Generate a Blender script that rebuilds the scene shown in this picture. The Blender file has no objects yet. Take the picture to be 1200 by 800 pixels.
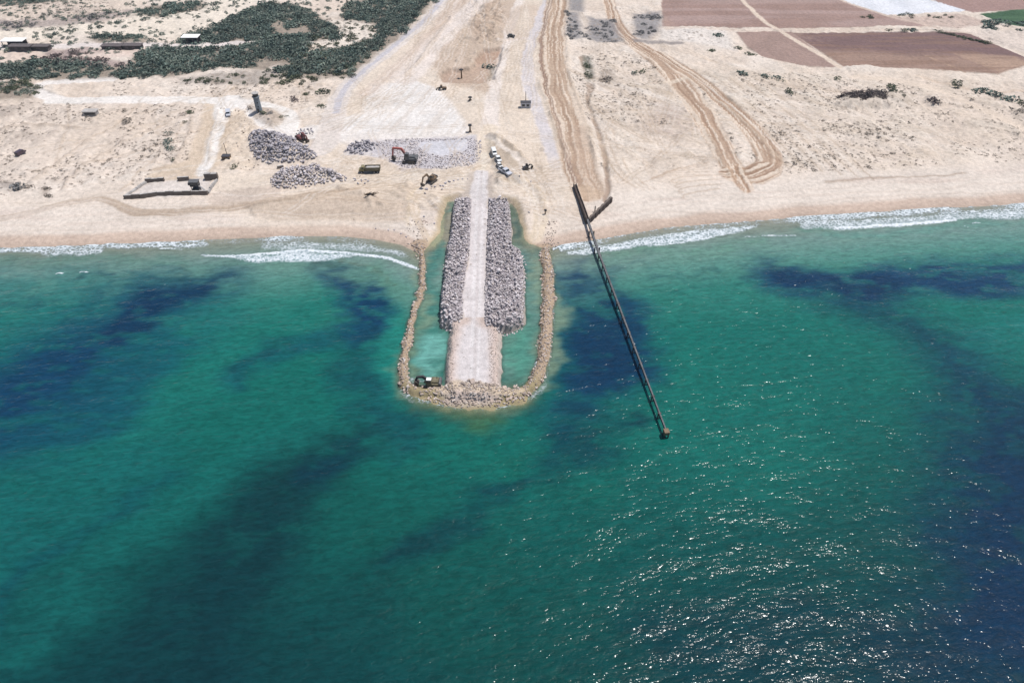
import bpy, bmesh, math, random
import numpy as np
from mathutils import Vector, Matrix

random.seed(7)
rng = np.random.default_rng(11)
sc = bpy.context.scene
COL = sc.collection

# ----------------------------------------------------------------------------- camera and light
CAM_H, PITCH, FPX = 150.0, math.radians(43.0), 800.0
SP, CP = math.sin(PITCH), math.cos(PITCH)
SUN_AZ, SUN_EL = math.radians(74), math.radians(69)
K = 1.62                      # what a white sunlit surface returns, used to turn seen colours into albedo

cam = bpy.data.cameras.new('camera'); cam.sensor_width = 36; cam.lens = 24; cam.clip_start = 1; cam.clip_end = 20000
camo = bpy.data.objects.new('camera', cam); COL.objects.link(camo)
camo.location = (0, 0, CAM_H); camo.rotation_euler = (math.pi/2 - PITCH, 0, 0)
sc.camera = camo

w = bpy.data.worlds.new('World'); sc.world = w; w.use_nodes = True
wn = w.node_tree; wn.nodes.clear()
sky = wn.nodes.new('ShaderNodeTexSky'); sky.sky_type = 'NISHITA'; sky.sun_disc = False
sky.sun_elevation = SUN_EL; sky.sun_rotation = SUN_AZ; sky.air_density = 1.0; sky.dust_density = 1.5
bg = wn.nodes.new('ShaderNodeBackground'); bg.inputs[1].default_value = 0.09
wo = wn.nodes.new('ShaderNodeOutputWorld')
wn.links.new(sky.outputs[0], bg.inputs[0]); wn.links.new(bg.outputs[0], wo.inputs[0])
sl = bpy.data.lights.new('sun', 'SUN'); sl.energy = 4.2; sl.angle = math.radians(0.53); sl.color = (1, 0.965, 0.925)
so = bpy.data.objects.new('sun', sl); COL.objects.link(so)
sd = Vector((math.cos(SUN_EL)*math.sin(SUN_AZ), math.cos(SUN_EL)*math.cos(SUN_AZ), math.sin(SUN_EL)))
so.rotation_euler = sd.to_track_quat('Z', 'Y').to_euler()
vs = sc.view_settings; vs.view_transform = 'Standard'; vs.look = 'None'; vs.exposure = 0.22; vs.gamma = 1.0
sc.cycles.use_denoising = True
sc.cycles.sample_clamp_direct = 3.0; sc.cycles.sample_clamp_indirect = 4
sc.cycles.max_bounces = 6; sc.cycles.diffuse_bounces = 2; sc.cycles.glossy_bounces = 2
sc.cycles.transparent_max_bounces = 8; sc.cycles.volume_bounces = 0
sc.cycles.caustics_reflective = False; sc.cycles.caustics_refractive = False

# ----------------------------------------------------------------------------- small maths
def lin(c):
    c = np.asarray(c, float)/255.0
    return np.where(c <= 0.04045, c/12.92, ((c+0.055)/1.055)**2.4)
def A(r, g, b, k=K):          # seen sunlit colour -> albedo
    return lin((r, g, b))/k
def sstep(a, b, x):
    t = np.clip((x-a)/(b-a), 0, 1); return t*t*(3-2*t)
def vnoise(x, y, seed=0):
    xi = np.floor(x).astype(np.int64); yi = np.floor(y).astype(np.int64)
    fx = x-xi; fy = y-yi; fx = fx*fx*(3-2*fx); fy = fy*fy*(3-2*fy)
    def h(a, b):
        n = (a*374761393 + b*668265263 + seed*982451653) & 0xffffffff
        n = ((n ^ (n >> 13))*1274126177) & 0xffffffff
        n = n ^ (n >> 16)
        return (n & 0xffff)/65535.0
    a = h(xi, yi); b = h(xi+1, yi); c = h(xi, yi+1); d = h(xi+1, yi+1)
    return (a*(1-fx)+b*fx)*(1-fy) + (c*(1-fx)+d*fx)*fy
def fbm(x, y, scale, octv=4, seed=0):
    s = 0; a = 1; t = 0
    for o in range(octv):
        s = s + a*vnoise(x/scale*2**o + 17.3*o, y/scale*2**o - 9.1*o, seed+o); t += a; a *= 0.5
    return s/t*2-1
def chaikin(p, n=2):
    p = np.asarray(p, float)
    for _ in range(n):
        q = [p[0]]
        for i in range(len(p)-1):
            q += [p[i]*.75+p[i+1]*.25, p[i]*.25+p[i+1]*.75]
        q.append(p[-1]); p = np.array(q)
    return p

# ----------------------------------------------------------------------------- site survey: picture point -> ground point at height z
def Wz(px, py, z=0.0):
    u = (px-600)/FPX; v = (py-400)/FPX
    t = (CAM_H - z)/(SP + CP*v)
    return (u*t, (CP - SP*v)*t)
def mpp(px, py):              # metres per picture point, across
    return (CAM_H/(SP+CP*(py-400)/FPX))/FPX
SH = [(-400,300),(-150,294),(0,291),(60,290),(120,287),(200,284),(240,281),(300,279),(360,277),(400,277),(440,281),(470,287),(490,297),(520,298),(560,298),(600,296),(646,290),(700,281),(740,274),(781,267),(830,263),(888,259),(935,255),(1000,251),(1060,247),(1107,244),(1150,242),(1200,239),(1350,233),(1600,225)]
SHW = np.array([Wz(*p) for p in SH])
SHW = np.vstack([[-6000, SHW[0,1]], SHW, [6000, SHW[-1,1]]])
def shore(x): return np.interp(x, SHW[:,0], SHW[:,1])
def base_z(d): return np.interp(d, [-900,-60,-20,-6,0,6,25,60,120,400,4000], [-8,-5,-2.2,-.7,0,.45,1.8,3.0,3.6,4.5,12])
def W(px, py):
    z = 0.0
    for _ in range(4):
        x, y = Wz(px, py, z); z = max(0.0, float(base_z(y - shore(x))))
    return (x, y)
def WW(pts): return np.array([W(*p) for p in pts])
def W0(pts): return np.array([Wz(p[0], p[1], 0) for p in pts])

# ----------------------------------------------------------------------------- painted grids
class Grid:
    def __init__(g, xs, ys):
        g.xs, g.ys = np.asarray(xs, float), np.asarray(ys, float)
        g.X, g.Y = np.meshgrid(g.xs, g.ys)
        g.WX, g.WY = g.X, g.Y
        g.C = np.zeros(g.X.shape+(3,))
    def sub(g, lo, hi):
        i0, i1 = np.searchsorted(g.xs, [lo[0], hi[0]]); j0, j1 = np.searchsorted(g.ys, [lo[1], hi[1]])
        return (slice(max(0,j0-1), j1+1), slice(max(0,i0-1), i1+1))
    def line(g, pts, hw, soft, full=False, warped=True, ext=6):
        pts = np.asarray(pts, float); n = len(pts)
        hw = np.interp(np.linspace(0,1,n), np.linspace(0,1,len(np.atleast_1d(hw))), np.atleast_1d(hw))
        m = hw.max()+soft+ext
        s = g.sub(pts.min(0)-m, pts.max(0)+m)
        X, Y = (g.WX[s], g.WY[s]) if warped else (g.X[s], g.Y[s])
        E = np.full(X.shape, 1e9); S = np.zeros(X.shape); T = np.zeros(X.shape); acc = 0
        for k in range(n-1):
            a, b = pts[k], pts[k+1]; d = b-a; L = math.hypot(*d)
            if L < 1e-6: continue
            t = np.clip(((X-a[0])*d[0]+(Y-a[1])*d[1])/(L*L), 0, 1)
            qx, qy = X-a[0]-t*d[0], Y-a[1]-t*d[1]
            e = np.hypot(qx, qy) - (hw[k]+t*(hw[k+1]-hw[k])); u = e < E
            E = np.where(u, e, E)
            if full:
                S = np.where(u, (qx*d[1]-qy*d[0])/L, S); T = np.where(u, acc+t*L, T)
            acc += L
        M = 1-sstep(-soft, soft, E)
        return (s, M, S, T, E) if full else (s, M, E)
    def poly(g, pts, soft, warped=True, ext=6):
        pts = np.asarray(pts, float); m = soft+ext
        s = g.sub(pts.min(0)-m, pts.max(0)+m)
        X, Y = (g.WX[s], g.WY[s]) if warped else (g.X[s], g.Y[s])
        ins = np.zeros(X.shape, bool); E = np.full(X.shape, 1e9)
        for k in range(len(pts)):
            a, b = pts[k], pts[(k+1) % len(pts)]; d = b-a; L2 = d@d
            if L2 < 1e-9: continue
            t = np.clip(((X-a[0])*d[0]+(Y-a[1])*d[1])/L2, 0, 1)
            E = np.minimum(E, np.hypot(X-a[0]-t*d[0], Y-a[1]-t*d[1]))
            if abs(d[1]) > 1e-9:
                ins ^= ((a[1] > Y) != (b[1] > Y)) & (X < a[0]+(Y-a[1])*d[0]/d[1])
        E = np.where(ins, -E, E)
        return (s, 1-sstep(-soft, soft, E), E)
    def paint(g, s, M, c, k=1.0):
        M = (M*k)[..., None]; g.C[s] = g.C[s]*(1-M) + np.asarray(c)*M

def grow(a, b, n, f):         # n more steps beyond b, each f times the last
    st = b-a; out = []; p = b
    for _ in range(n): st *= f; p += st; out.append(p)
    return out
xc = np.arange(-375, 375.01, 0.62)
xs = np.array(sorted(grow(xc[1], xc[0], 26, 1.26)) + list(xc) + grow(xc[-2], xc[-1], 26, 1.26))
ysc = list(np.arange(112, 270, 0.5)) + list(np.arange(270, 478, 0.62))
ys = np.array(sorted(grow(ysc[1], ysc[0], 20, 1.3)) + ysc + grow(ysc[-2], ysc[-1], 25, 1.28))
L = Grid(xs, ys)
X, Y = L.X, L.Y
n1 = fbm(X, Y, 14, 4, 3); n2 = fbm(X, Y, 3.2, 3, 21); n3 = fbm(X, Y, 45, 4, 33); n4 = fbm(X, Y, 1.4, 2, 40)
L.WX = X + 1.4*n1 + 0.7*n2; L.WY = Y + 1.4*fbm(X, Y, 14, 4, 55) + 0.7*fbm(X, Y, 3.2, 3, 60)
D = Y - shore(X)

SAND, PALE, TAN = A(236,220,206), A(244,232,224), A(222,203,185)
BROWN, WET, GREY = A(196,168,147), A(196,174,155), A(206,200,203)
L.C[:] = SAND
def blend(M, c, k=1.0): L.C[:] = L.C*(1-(M*k)[..., None]) + np.asarray(c)*(M*k)[..., None]
cls = np.zeros(X.shape, np.uint8)            # which named sheet each spot of ground belongs to
NAMES = ['ground', 'beach', 'dirt_road', 'gravel_yard', 'field', 'causeway', 'seabed', 'dirt_track']
flat = np.zeros(X.shape)                     # where the ground has been levelled
dH = np.zeros(X.shape)                       # dug and heaped earth
speck = np.zeros(X.shape)                    # dry tufts and stones too small to count
def setcls(s, M, k, f=1.0):
    c = cls[s]; c[M > 0.5] = k; cls[s] = c
    flat[s] = np.maximum(flat[s], M*f)

# natural dune sand: broad tone changes, tuft cover
dune = sstep(24, 42, D)
blend(dune*sstep(-.1,.45,n3), A(231,213,197), .8)
blend(dune*sstep(.05,.5,n1), A(239,226,214), .7)
blend(dune*sstep(.1,.45,-n1), A(221,203,187), .6)
speck += dune*0.35*sstep(-.35,.35,n1)
# wide tufted areas
def tuft(pts, k, soft=10, c=None, ck=.4):
    s, M, E = L.poly(WW(pts), soft); speck[s] = np.maximum(speck[s], M*k*(0.65+0.5*n1[s]))
    if c is not None: L.paint(s, M*sstep(-.35,.35,n1[s]+.5*n2[s]), c, ck)
tuft([(-60,115),(60,118),(180,122),(240,125),(230,190),(160,205),(60,215),(-60,225)], .7, c=A(212,194,180))
tuft([(-60,112),(40,118),(120,125),(120,150),(50,165),(-60,180)], 1.0, c=A(186,170,158), ck=.55)
tuft([(800,80),(1000,85),(1210,95),(1300,130),(1210,170),(1050,200),(930,205),(860,150)], .9, c=A(208,190,170))
tuft([(700,60),(800,90),(850,150),(860,200),(740,225),(715,190),(680,110)], .6, c=A(212,192,172))
tuft([(770,120),(800,125),(815,150),(790,165),(755,150)], .7, c=A(205,186,176), ck=.7)
tuft([(0,5),(120,0),(160,15),(60,35),(0,40)], 1.0, c=A(205,186,172), ck=.6)
tuft([(300,90),(395,95),(390,120),(300,122)], .9, c=A(212,190,168), ck=.5)
tuft([(380,22),(440,22),(445,55),(370,60)], 1.0, c=A(200,182,165), ck=.5)

# beach
bm = 1-sstep(23, 33, D+4*n1+1.5*n2); cls[(D < 28+3*n1) & (D >= -3)] = 1; cls[D < -3] = 6
blend(bm, A(235,221,208)); flat[:] = np.maximum(flat, 1-sstep(24, 40, D))
blend(bm*sstep(.0,.5,fbm(X/6, Y, 5, 3, 77))*sstep(8,18,D), A(222,203,190), .6)
speck *= 1-.8*bm
wet = 1-sstep(5.5, 9.5, D + 1.8*fbm(X, Y*2, 16, 3, 80))
blend(wet, A(213,190,173)); blend(wet*(1-sstep(0,4.5,D)), A(196,174,157), .9)
sea_m = 1-sstep(-6, -1, D); blend(sea_m, A(190,175,150))
# swash lines
for off, k in ((9.5,.25),(14,.2),(19,.16)):
    e = np.abs(D + 2.2*fbm(X, Y*0, 20, 3, int(off)) - off); blend((1-sstep(.3,1.1,e)), A(205,184,168), k)

def road(pts, hw, c, k=1.0, soft=.8, sheet=2, ruts=0.0, smooth=2, f=1.0, rutc=None, rs=1.1, warped=True):
    s, M, S, T, E = L.line(chaikin(WW(pts), smooth), hw, soft, full=True, warped=warped)
    L.paint(s, M, c, k)
    if ruts:
        r = vnoise(S*rs+3, T*.012, 5)*.6 + vnoise(S*rs*2.3, T*.03, 6)*.4
        L.paint(s, M*sstep(.5,.62,r), rutc if rutc is not None else PALE, ruts)
        L.paint(s, M*sstep(.52,.64,1-r), np.asarray(c)*.8, ruts)
    if sheet is not None: setcls(s, M, sheet, f)
    speck[s] *= 1-M
    return s, M, S, T, E
def patch(pts, c, k=1.0, soft=2.0, sheet=None, f=.0, sp=None):
    s, M, E = L.poly(WW(pts), soft); L.paint(s, M, c, k)
    if sheet is not None: setcls(s, M, sheet, f)
    if sp is not None: speck[s] = speck[s]*(1-M)+sp*M
    return s, M, E

# --- disturbed work ground around the causeway head
patch([(385,160),(420,95),(470,55),(520,5),(560,-30),(700,-30),(665,40),(665,110),(690,235),(650,275),(520,230),(450,262),(300,265),(250,245),(245,200),(300,200),(380,190)], A(233,216,199), .85, 5, 0, .7, .25)
patch([(520,-20),(620,-20),(590,55),(575,110),(530,100),(500,75),(495,55)], A(208,186,168), .9, 4, None, .2, .5)
patch([(255,125),(290,130),(300,150),(290,170),(300,195),(262,200),(250,180)], A(229,210,190), .8, 3, None, 0, .4)
# beach platform: tan sand, with the scarp edge shading put into its tone
patch([(288,243),(330,233),(420,226),(480,224),(492,250),(470,262),(380,256),(300,258)], A(216,196,177), .9, 1.4, 1, .3); s, M, E = L.poly(WW([(288,243),(330,233),(420,226),(480,224),(490,250),(470,261),(380,255),(300,257)]), 1.2); dH[s] += M
patch([(240,226),(320,216),(420,216),(420,224),(330,231),(250,243),(246,232)], A(212,194,180), .8, 2, 1, 1)
patch([(400,200),(520,200),(560,205),(560,225),(510,235),(470,240),(410,226)], A(232,214,196), .8, 3, None, .8)
patch([(575,205),(640,215),(672,240),(650,270),(620,285),(605,235),(590,222)], A(233,216,200), .8, 3, None, .8)
# white graded yard with blade marks
s, M, E = patch([(436,100),(486,94),(512,104),(530,122),(549,150),(545,158),(470,160),(390,162),(384,150),(392,140),(425,132)], A(243,236,231), 1, 2, 3, 1, 0)
r = vnoise((X[s]-.32*Y[s])*.75 + .6*n2[s], Y[s]*.03, 9); L.paint(s, M*sstep(.55,.75,r), A(226,214,204), .6)
L.paint(s, M*sstep(.2,.5,n1[s]), A(232,220,210), .6)
patch([(380,150),(470,158),(560,158),(562,166),(470,165),(400,168),(378,166)], A(241,232,226), .9, 2, 3, 1, 0)
patch([(404,182),(410,168),(470,163),(558,160),(566,172),(562,190),(520,199),(470,199),(452,188),(430,184)], A(212,205,208), 1, 2.2, 3, 1, .55)
patch([(492,166),(548,163),(546,176),(515,182),(490,176)], A(220,217,222), 1, 2, None, 1, 0)
# pits north of the yard
s, M, E = patch([(552,79),(558,66),(566,57),(588,54),(584,72),(578,92),(560,97),(520,96),(516,86),(528,80)], A(196,170,152), .95, 1.2, None, .5, .3)
dH[s] -= M*2.6
patch([(556,68),(566,58),(588,55),(584,68),(566,72)], A(186,155,136), .8, 1)
patch([(575,74),(582,72),(580,88),(572,90)], A(130,128,120), .8, 1.5)
s, M, E = patch([(540,-5),(592,-5),(585,30),(576,48),(560,52),(552,30)], A(200,176,156), .6, 3); dH[s] += M*1.6*n2[s]*1.5
# spoil slopes east of the causeway road
s, M, E = patch([(571,160),(590,160),(612,186),(622,196),(612,215),(585,208),(577,190)], A(196,178,160), .85, 1.5, None, 0, .35); dH[s] += M*1.2
patch([(582,205),(630,200),(648,214),(600,217)], A(206,190,176), .7, 2, None, .3, .3)
# --- roads
road([(200,205),(236,195),(246,170),(252,140),(256,120)], [9,9,8,7,6], A(223,202,180), .9, 2, 2)
road([(196,118),(100,118),(70,117),(48,112),(40,104),(52,98),(90,95),(132,93)], 3.4, A(247,238,231))
road([(60,118),(110,117),(190,116),(260,118),(290,122),(330,128),(345,140),(335,152)], [3.6,3.4,3.6,5,4,4,4], A(246,238,231))
road([(270,116),(262,124),(258,145),(250,170),(244,190),(238,203)], [5.5,5.5,3,2.8,2.6,2.4], A(248,241,235), 1, .9)
road([(285,122),(302,138),(318,150),(335,156),(360,160),(390,160)], 3.2, A(248,240,234))
road([(346,158),(365,150),(388,156)], 5, A(247,239,233), .9, 2)
road([(526,-8),(500,24),(470,48),(440,72),(415,92),(398,114),(390,138),(384,160),(376,176)], [4.5,4.5,4.5,4.5,4.5,5,6,6,6], A(231,219,211))
road([(524,-6),(498,24),(468,48),(438,73),(413,94),(399,114),(393,132)], 1.7, A(205,200,206), .85, .6)
road([(572,-10),(548,16),(520,40),(500,60),(488,78),(474,92)], [7,7,7,7,8,8], A(240,227,219), .85, 2.4)
road([(545,-8),(500,45),(460,85),(430,110)], [4]*4, A(226,205,190), .6, 3, None, .35)
road([(612,-8),(602,18),(596,40),(590,62),(583,85),(578,110),(575,140),(573,160)], [3,3,3,3,3,3.5,4,4], A(240,227,218), .95, 1.1)
road([(585,48),(605,46),(625,44)], 1.6, A(238,222,212))
road([(604,44),(598,28),(606,10),(625,5),(628,25),(620,42)], 4, A(210,188,170), .6, 3, None)
road([(645,-8),(634,22),(622,48),(617,70),(620,100),(628,125),(637,150),(644,175),(650,196)], [3.4,3.2,3.0,3.2,3.4,3.2,3,3,2.4], A(222,213,213))
road([(650,190),(652,205),(640,222)], 4, A(230,214,200), .6, 3)
road([(562,240),(563,215),(566,195),(568,175),(569,160),(574,150)], [4.2,4,3.6,3.6,4,4], A(236,219,200), .95, 1.2)
for o in (-1.6, 1.6): road([(561.5+o,255),(562+o,235),(563+o,215),(566+o,195),(567+o,180)], .5, A(242,230,214), .8, .4, None)
road([(570,160),(590,176),(610,192),(632,208)], [1.4]*4, A(238,222,205), .8, .6, None, .5, rs=1.4)
road([(566,205),(600,208),(624,220),(636,240),(634,262),(628,280)], [2.6,3,3.4,3.4,3,2.4], A(233,214,190), .85, 1.2, 2, .35)
road([(560,205),(520,207),(470,210),(420,212),(340,226)], [4,5,5,5,4], A(234,217,199), .8, 3, 2)
road([(480,262),(486,245),(482,235),(492,222)], 2.2, A(234,214,186), .7, 1.2, None, .5)
for o in (0, 5): road([(500+o,284),(484+o,258),(478+o,248),(484+o,228)], .6, A(205,182,155), .6, .5, None)
# beach track
road([(-30,262),(0,258),(45,248),(80,238),(110,232),(128,234),(143,243),(155,249),(185,250),(240,246),(300,240),(370,228),(430,222)], [1.7,1.7,1.7,1.7,1.7,2,2.4,2.6,2.4,2.4,3,2,1], A(198,177,157), .9, .7, 2, .4)
road([(100,231),(150,222),(180,213),(205,205)], 1.2, A(212,192,172), .6, 1, None, .3)
# compound floor
patch([(152,230),(174,212),(215,210),(252,209),(243,227),(200,231)], A(230,219,212), .9, 1.2, 3, 1, 0)
# --- stripped strip beside the paved road, with lengthwise ruts
def strip(pts, hw, c, sheet=7, k=.95, rs=.85, ruts=.85):
    s, M, S, T, E = road(pts, hw, c, k, .9, sheet, 0)
    r = vnoise(S*rs+2.5*vnoise(T*.03, S*.05, 8), T*.006, 15)*.55+vnoise(S*rs*2.4, T*.02, 16)*.45
    L.paint(s, M*sstep(.51,.57,r), A(240,222,204), ruts); L.paint(s, M*sstep(.55,.63,1-r), A(166,136,114), ruts*.8)
    dH[s] += M*(r-.5)*.9
    return s, M, S, T, E
strip([(655,-8),(650,20),(647,45),(647,70),(653,95),(661,120),(667,145),(673,170),(680,200),(689,228)], [8,7.5,7.5,7.5,8,8.5,8,8,7.2,5.5], A(200,174,152), ruts=.75)
road([(678,150),(684,180),(692,210),(698,225)], [3.5,4.5,5,4.5], A(198,172,152), .5, 2, 7)
road([(684,222),(690,233),(697,228)], 3, A(210,184,160), .8, 1.5, 7)
for o in (0, 3.5): road([(646+o,-8),(634+o*.6,40),(632+o*.5,70),(640+o,108),(652+o,150),(664+o,190),(672+o,214)], .42, A(150,122,108), .85, .35, None)
strip([(712,-8),(716,14),(724,32),(738,48),(760,62),(784,82),(802,102),(820,128),(838,158),(852,186),(864,204)], [3.4,3.8,4.2,4.8,5.6,6.4,6.2,6,5.6,5.2,5], A(194,166,144))
strip([(770,62),(790,76),(815,92),(840,112),(866,136),(888,158),(901,180),(902,194),(890,206),(868,208)], [2.8,4.2,4.8,5,5.2,5.6,6,6.4,6.4,5.6], A(194,166,144))
strip([(858,204),(872,206),(886,203),(898,197)], 5.6, A(192,163,142))
strip([(864,200),(868,212),(873,222)], [4,3.6,3], A(204,174,150))
# ditch
s, M, S, T, E = road([(684,66),(690,85),(692,105),(689,118),(694,138),(704,158),(710,180),(713,205),(711,224),(706,236)], [2.6,2.4,2,1,1,1.1,1.1,1.1,1.1,.8], A(178,155,138), .9, .6, None); dH[s] -= M*.8
patch([(683,64),(692,64),(696,84),(694,95),(686,94)], A(118,122,112), .85, 2, None, 0, .8)
patch([(703,84),(716,80),(722,92),(712,102),(700,98)], A(150,138,128), .6, 2, None, 0, 1)
# bulldozed loops at the top of the beach
for i in range(7):
    y0 = 188+i*6
    road([(792+i*2,y0+8),(780+i*4,y0+10),(772+i*5,y0+6),(790+i*5,y0+1),(845,y0-2)] if i > 2 else [(700+i*9,150),(714+i*8,190),(735+i*8,215),(752+i*9,222)], .45, A(200,178,158), .6, .35, None)
for i in range(6): road([(748+i*7,214-i*2),(768+i*8,207-i*3),(830,204-i*4)], .4, A(198,175,155), .5, .35, None)
for i in range(5): road([(725+i*5,150+i*6),(728+i*7,190+i*4),(746+i*8,222),(770+i*8,231)], .5, A(240,226,212), .6, .5, None)
# old wheel tracks across the eastern dunes
for i in range(11):
    a = 806+i*10; road([(a-10,84+i*1.5),(a+40,120+i*1.6),(a+84,158+i*2),(a+118,196+i*1.6)], .4, A(238,226,214) if i % 2 else A(196,176,156), .7, .35, None)
for i in range(4): road([(930+i*30,85+i*2),(1000+i*25,130+i*4),(1080+i*25,180+i*3)], .6, A(236,222,208), .6, .5, None)
road([(1000,90),(1080,98),(1130,118),(1200,150),(1260,180)], 3, A(233,214,196), .8, 2, 7)
road([(1075,90),(1140,108),(1200,104)], 1.4, A(222,200,180), .7, 1, None)
road([(965,213),(1010,210.5),(1060,207.5),(1110,205),(1132,202.5)], .7, A(184,164,146), .7, .6, None)

road([(740,100),(760,106),(800,92)], 1.8, A(238,222,204), .6, 1, None)
# left dune ridges and darker lee lines
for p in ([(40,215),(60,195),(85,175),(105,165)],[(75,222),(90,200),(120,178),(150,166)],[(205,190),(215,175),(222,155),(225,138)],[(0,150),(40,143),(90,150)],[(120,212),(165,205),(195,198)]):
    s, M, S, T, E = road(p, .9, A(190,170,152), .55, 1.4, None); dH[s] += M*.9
patch([(1,216),(14,213),(30,222),(12,224)], A(176,164,156), .8, 1.2)
patch([(48,220),(60,221),(58,231),(50,229)], A(160,140,126), .5, 1.5)
patch([(-40,30),(120,28),(245,5),(262,-4),(320,-8),(245,32),(205,45),(100,42),(-40,53)], A(243,230,214), .8, 5)
patch([(380,24),(440,24),(444,48),(372,58)], A(243,231,218), .7, 4)
for p, hgt in (([(574,160),(592,168),(612,186),(624,200)],1.3),([(632,92),(640,118),(652,150),(664,185)],.8),([(664,40),(668,90),(682,125),(694,160),(700,190)],.8),([(690,150),(700,190),(706,222)],.5),([(480,214),(474,232),(480,250)],.7),([(600,205),(632,222),(642,246)],.7),([(300,243),(380,229),(470,224)],.8),([(404,184),(440,186),(470,200),(520,201),(560,194)],.6),([(256,130),(250,160),(244,190)],.7),([(846,120),(884,152),(908,184)],.7),([(760,70),(800,110),(836,165),(856,205)],.7),([(500,66),(470,92),(440,100)],.8),([(530,20),(505,52),(488,78)],.9)):
    s, M, S, T, E = L.line(chaikin(WW(p)), .9, 1.3, full=True); dH[s] += M*hgt*(.6+.8*vnoise(T*.25, T*0, 44)); L.paint(s, M, A(222,202,182), .35)
hp = np.random.default_rng(9)
for _ in range(110):
    q = hp.random(); px, py = ((hp.uniform(505,600), hp.uniform(2,92)) if q < .45 else (hp.uniform(255,300), hp.uniform(130,195)) if q < .6 else (hp.uniform(576,640), hp.uniform(165,216)) if q < .75 else (hp.uniform(400,520), hp.uniform(208,256)))
    c = np.array(W(px,py)); s, M, E = L.line(np.array([c, c+hp.normal(0,2.2,2)]), hp.uniform(.3,1.2), 1.4); dH[s] += M*hp.uniform(.4,1.5); L.paint(s, M, A(214,194,174) if hp.random() < .6 else A(238,222,204), .4)
# criss-cross wheel marks in the yard, along the haul corridor and over the dunes
tr = np.random.default_rng(5)
def wander(n, cx, cy, sx, sy, ang, spread, ln, bend, k=.5, pair=True):
    for _ in range(n):
        x, y = W(cx+tr.uniform(-sx,sx), cy+tr.uniform(-sy,sy)); a = ang+tr.normal(0,spread); b = tr.normal(0,bend); P = []
        for q in range(9): P.append((x, y)); st = ln*tr.uniform(.7,1.3)/9; x += math.cos(a)*st; y += math.sin(a)*st; a += b
        P = np.array(P); c = [A(243,231,220), A(196,174,152), A(206,186,166)][int(tr.integers(3))]
        for o in ((-.95,.95) if pair else (0,)):
            d = np.gradient(P, axis=0); nrm = np.stack([-d[:,1], d[:,0]],1)/np.hypot(d[:,0],d[:,1])[:,None]
            s, M, E = L.line(P+nrm*o, .28 if pair else .5, .3); L.paint(s, M*(1-wet[s])*(cls[s] != 4)*(cls[s] != 7)*(D[s] > 12), c, k)
wander(34, 430, 222, 150, 22, 0.05, .25, 60, .05, .6)
wander(26, 470, 212, 90, 16, 1.2, .9, 40, .12, .5)
wander(22, 620, 232, 40, 26, 1.9, .5, 40, .1, .55)
wander(40, 520, 70, 60, 60, 1.35, .18, 120, .02, .45)
wander(24, 600, 110, 30, 60, 1.55, .12, 110, .02, .45)
wander(22, 400, 150, 60, 30, .8, .6, 60, .08, .5)
wander(14, 250, 160, 20, 40, 1.5, .25, 70, .04, .5)
wander(40, 770, 165, 60, 50, 2.2, .5, 70, .06, .5)
wander(34, 930, 160, 70, 45, 2.55, .25, 130, .01, .55)
wander(24, 1080, 150, 110, 45, 2.75, .25, 120, .02, .45)
wander(26, 130, 175, 130, 55, .55, .5, 70, .05, .4, False)
wander(16, 600, 250, 640, 12, .0, .06, 160, .004, .3)
wander(20, 740, 90, 60, 60, 1.9, .25, 90, .03, .45)
# --- fields
F1 = A(176,145,130)
s, M, E = patch([(776,-30),(1000,-30),(985,0),(1038,18),(1094,31),(930,33),(776,31)], A(180,154,146), 1, .8, 4, 1, 0)
L.paint(s, M*sstep(0,.5,fbm(X[s], Y[s]*.35, 40, 4, 91)), A(190,162,146), .6); L.paint(s, M*sstep(.35,.8,vnoise(X[s]*.02-Y[s]*.01, Y[s]*.2, 92)), A(158,128,116), .6)
s, M, E = patch([(862,37),(926,37),(984,79),(940,77),(895,68),(875,55)], A(172,146,136), 1, .8, 4, 1, 0)
s, M, E = patch([(928,39),(1132,38),(1200,66),(1205,76),(1168,86),(1080,80),(988,78)], A(168,140,126), 1, .8, 4, 1, 0)
L.paint(s, M*(1-sstep(-6,6,W(1060,60)[1]-Y[s]-.12*(X[s]-200)+5*n1[s])), A(130,105,104), .92)
s2, M2, E2 = L.poly(WW([(1115,62),(1190,66),(1205,76),(1170,84)]), 2); L.paint(s2, M2, A(196,166,144), .6)
road([(1085,66),(1130,84)], .5, A(196,166,142), .7, .5, None)
L.paint(s, M*sstep(.15,.55,n3[s]+.3*n2[s]), A(184,158,142), .45)
for s_ in (s,): L.paint(s_, M*sstep(.5,.8,vnoise(X[s_]*.05, Y[s_]*.5, 93)), A(152,122,106), .6)
patch([(1090,-30),(1300,-30),(1300,6),(1195,12),(1140,15),(1094,2)], A(172,142,134), 1, 1, 4, 1, 0)
s, M, E = patch([(992,-26),(1060,-30),(1090,0),(1131,12),(1120,14),(1040,18),(985,0),(975,-10)], A(238,238,243), 1, .5, 4, 1, 0)
L.paint(s, M*sstep(.55,.75,vnoise(X[s]*.22, Y[s]*.02, 95)), A(218,220,228), .5)
s, M, E = patch([(1148,17),(1205,10),(1300,10),(1300,34),(1200,32),(1168,26)], A(84,112,84), 1, 1.2, 4, 1, 0)
L.paint(s, M*sstep(.4,.7,vnoise(X[s]*.05, Y[s]*.25, 96)), A(70,98,72), .7)
road([(982,-2),(1010,10),(1060,24),(1100,34)], 1.3, A(222,200,184), .9, .6, 2)
road([(930,35),(1010,36),(1130,36),(1180,50)], 1.2, A(226,206,190), .9, .6, 2)
road([(865,-6),(888,20),(918,40),(958,62),(984,79)], 1.6, A(234,214,196), 1, .6, 2)
road([(780,33),(862,34)], 1.2, A(224,202,186), .7, .8, None)
patch([(865,34),(950,34),(950,36.5),(865,36.5)], A(222,202,188), .6, 1)
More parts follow.
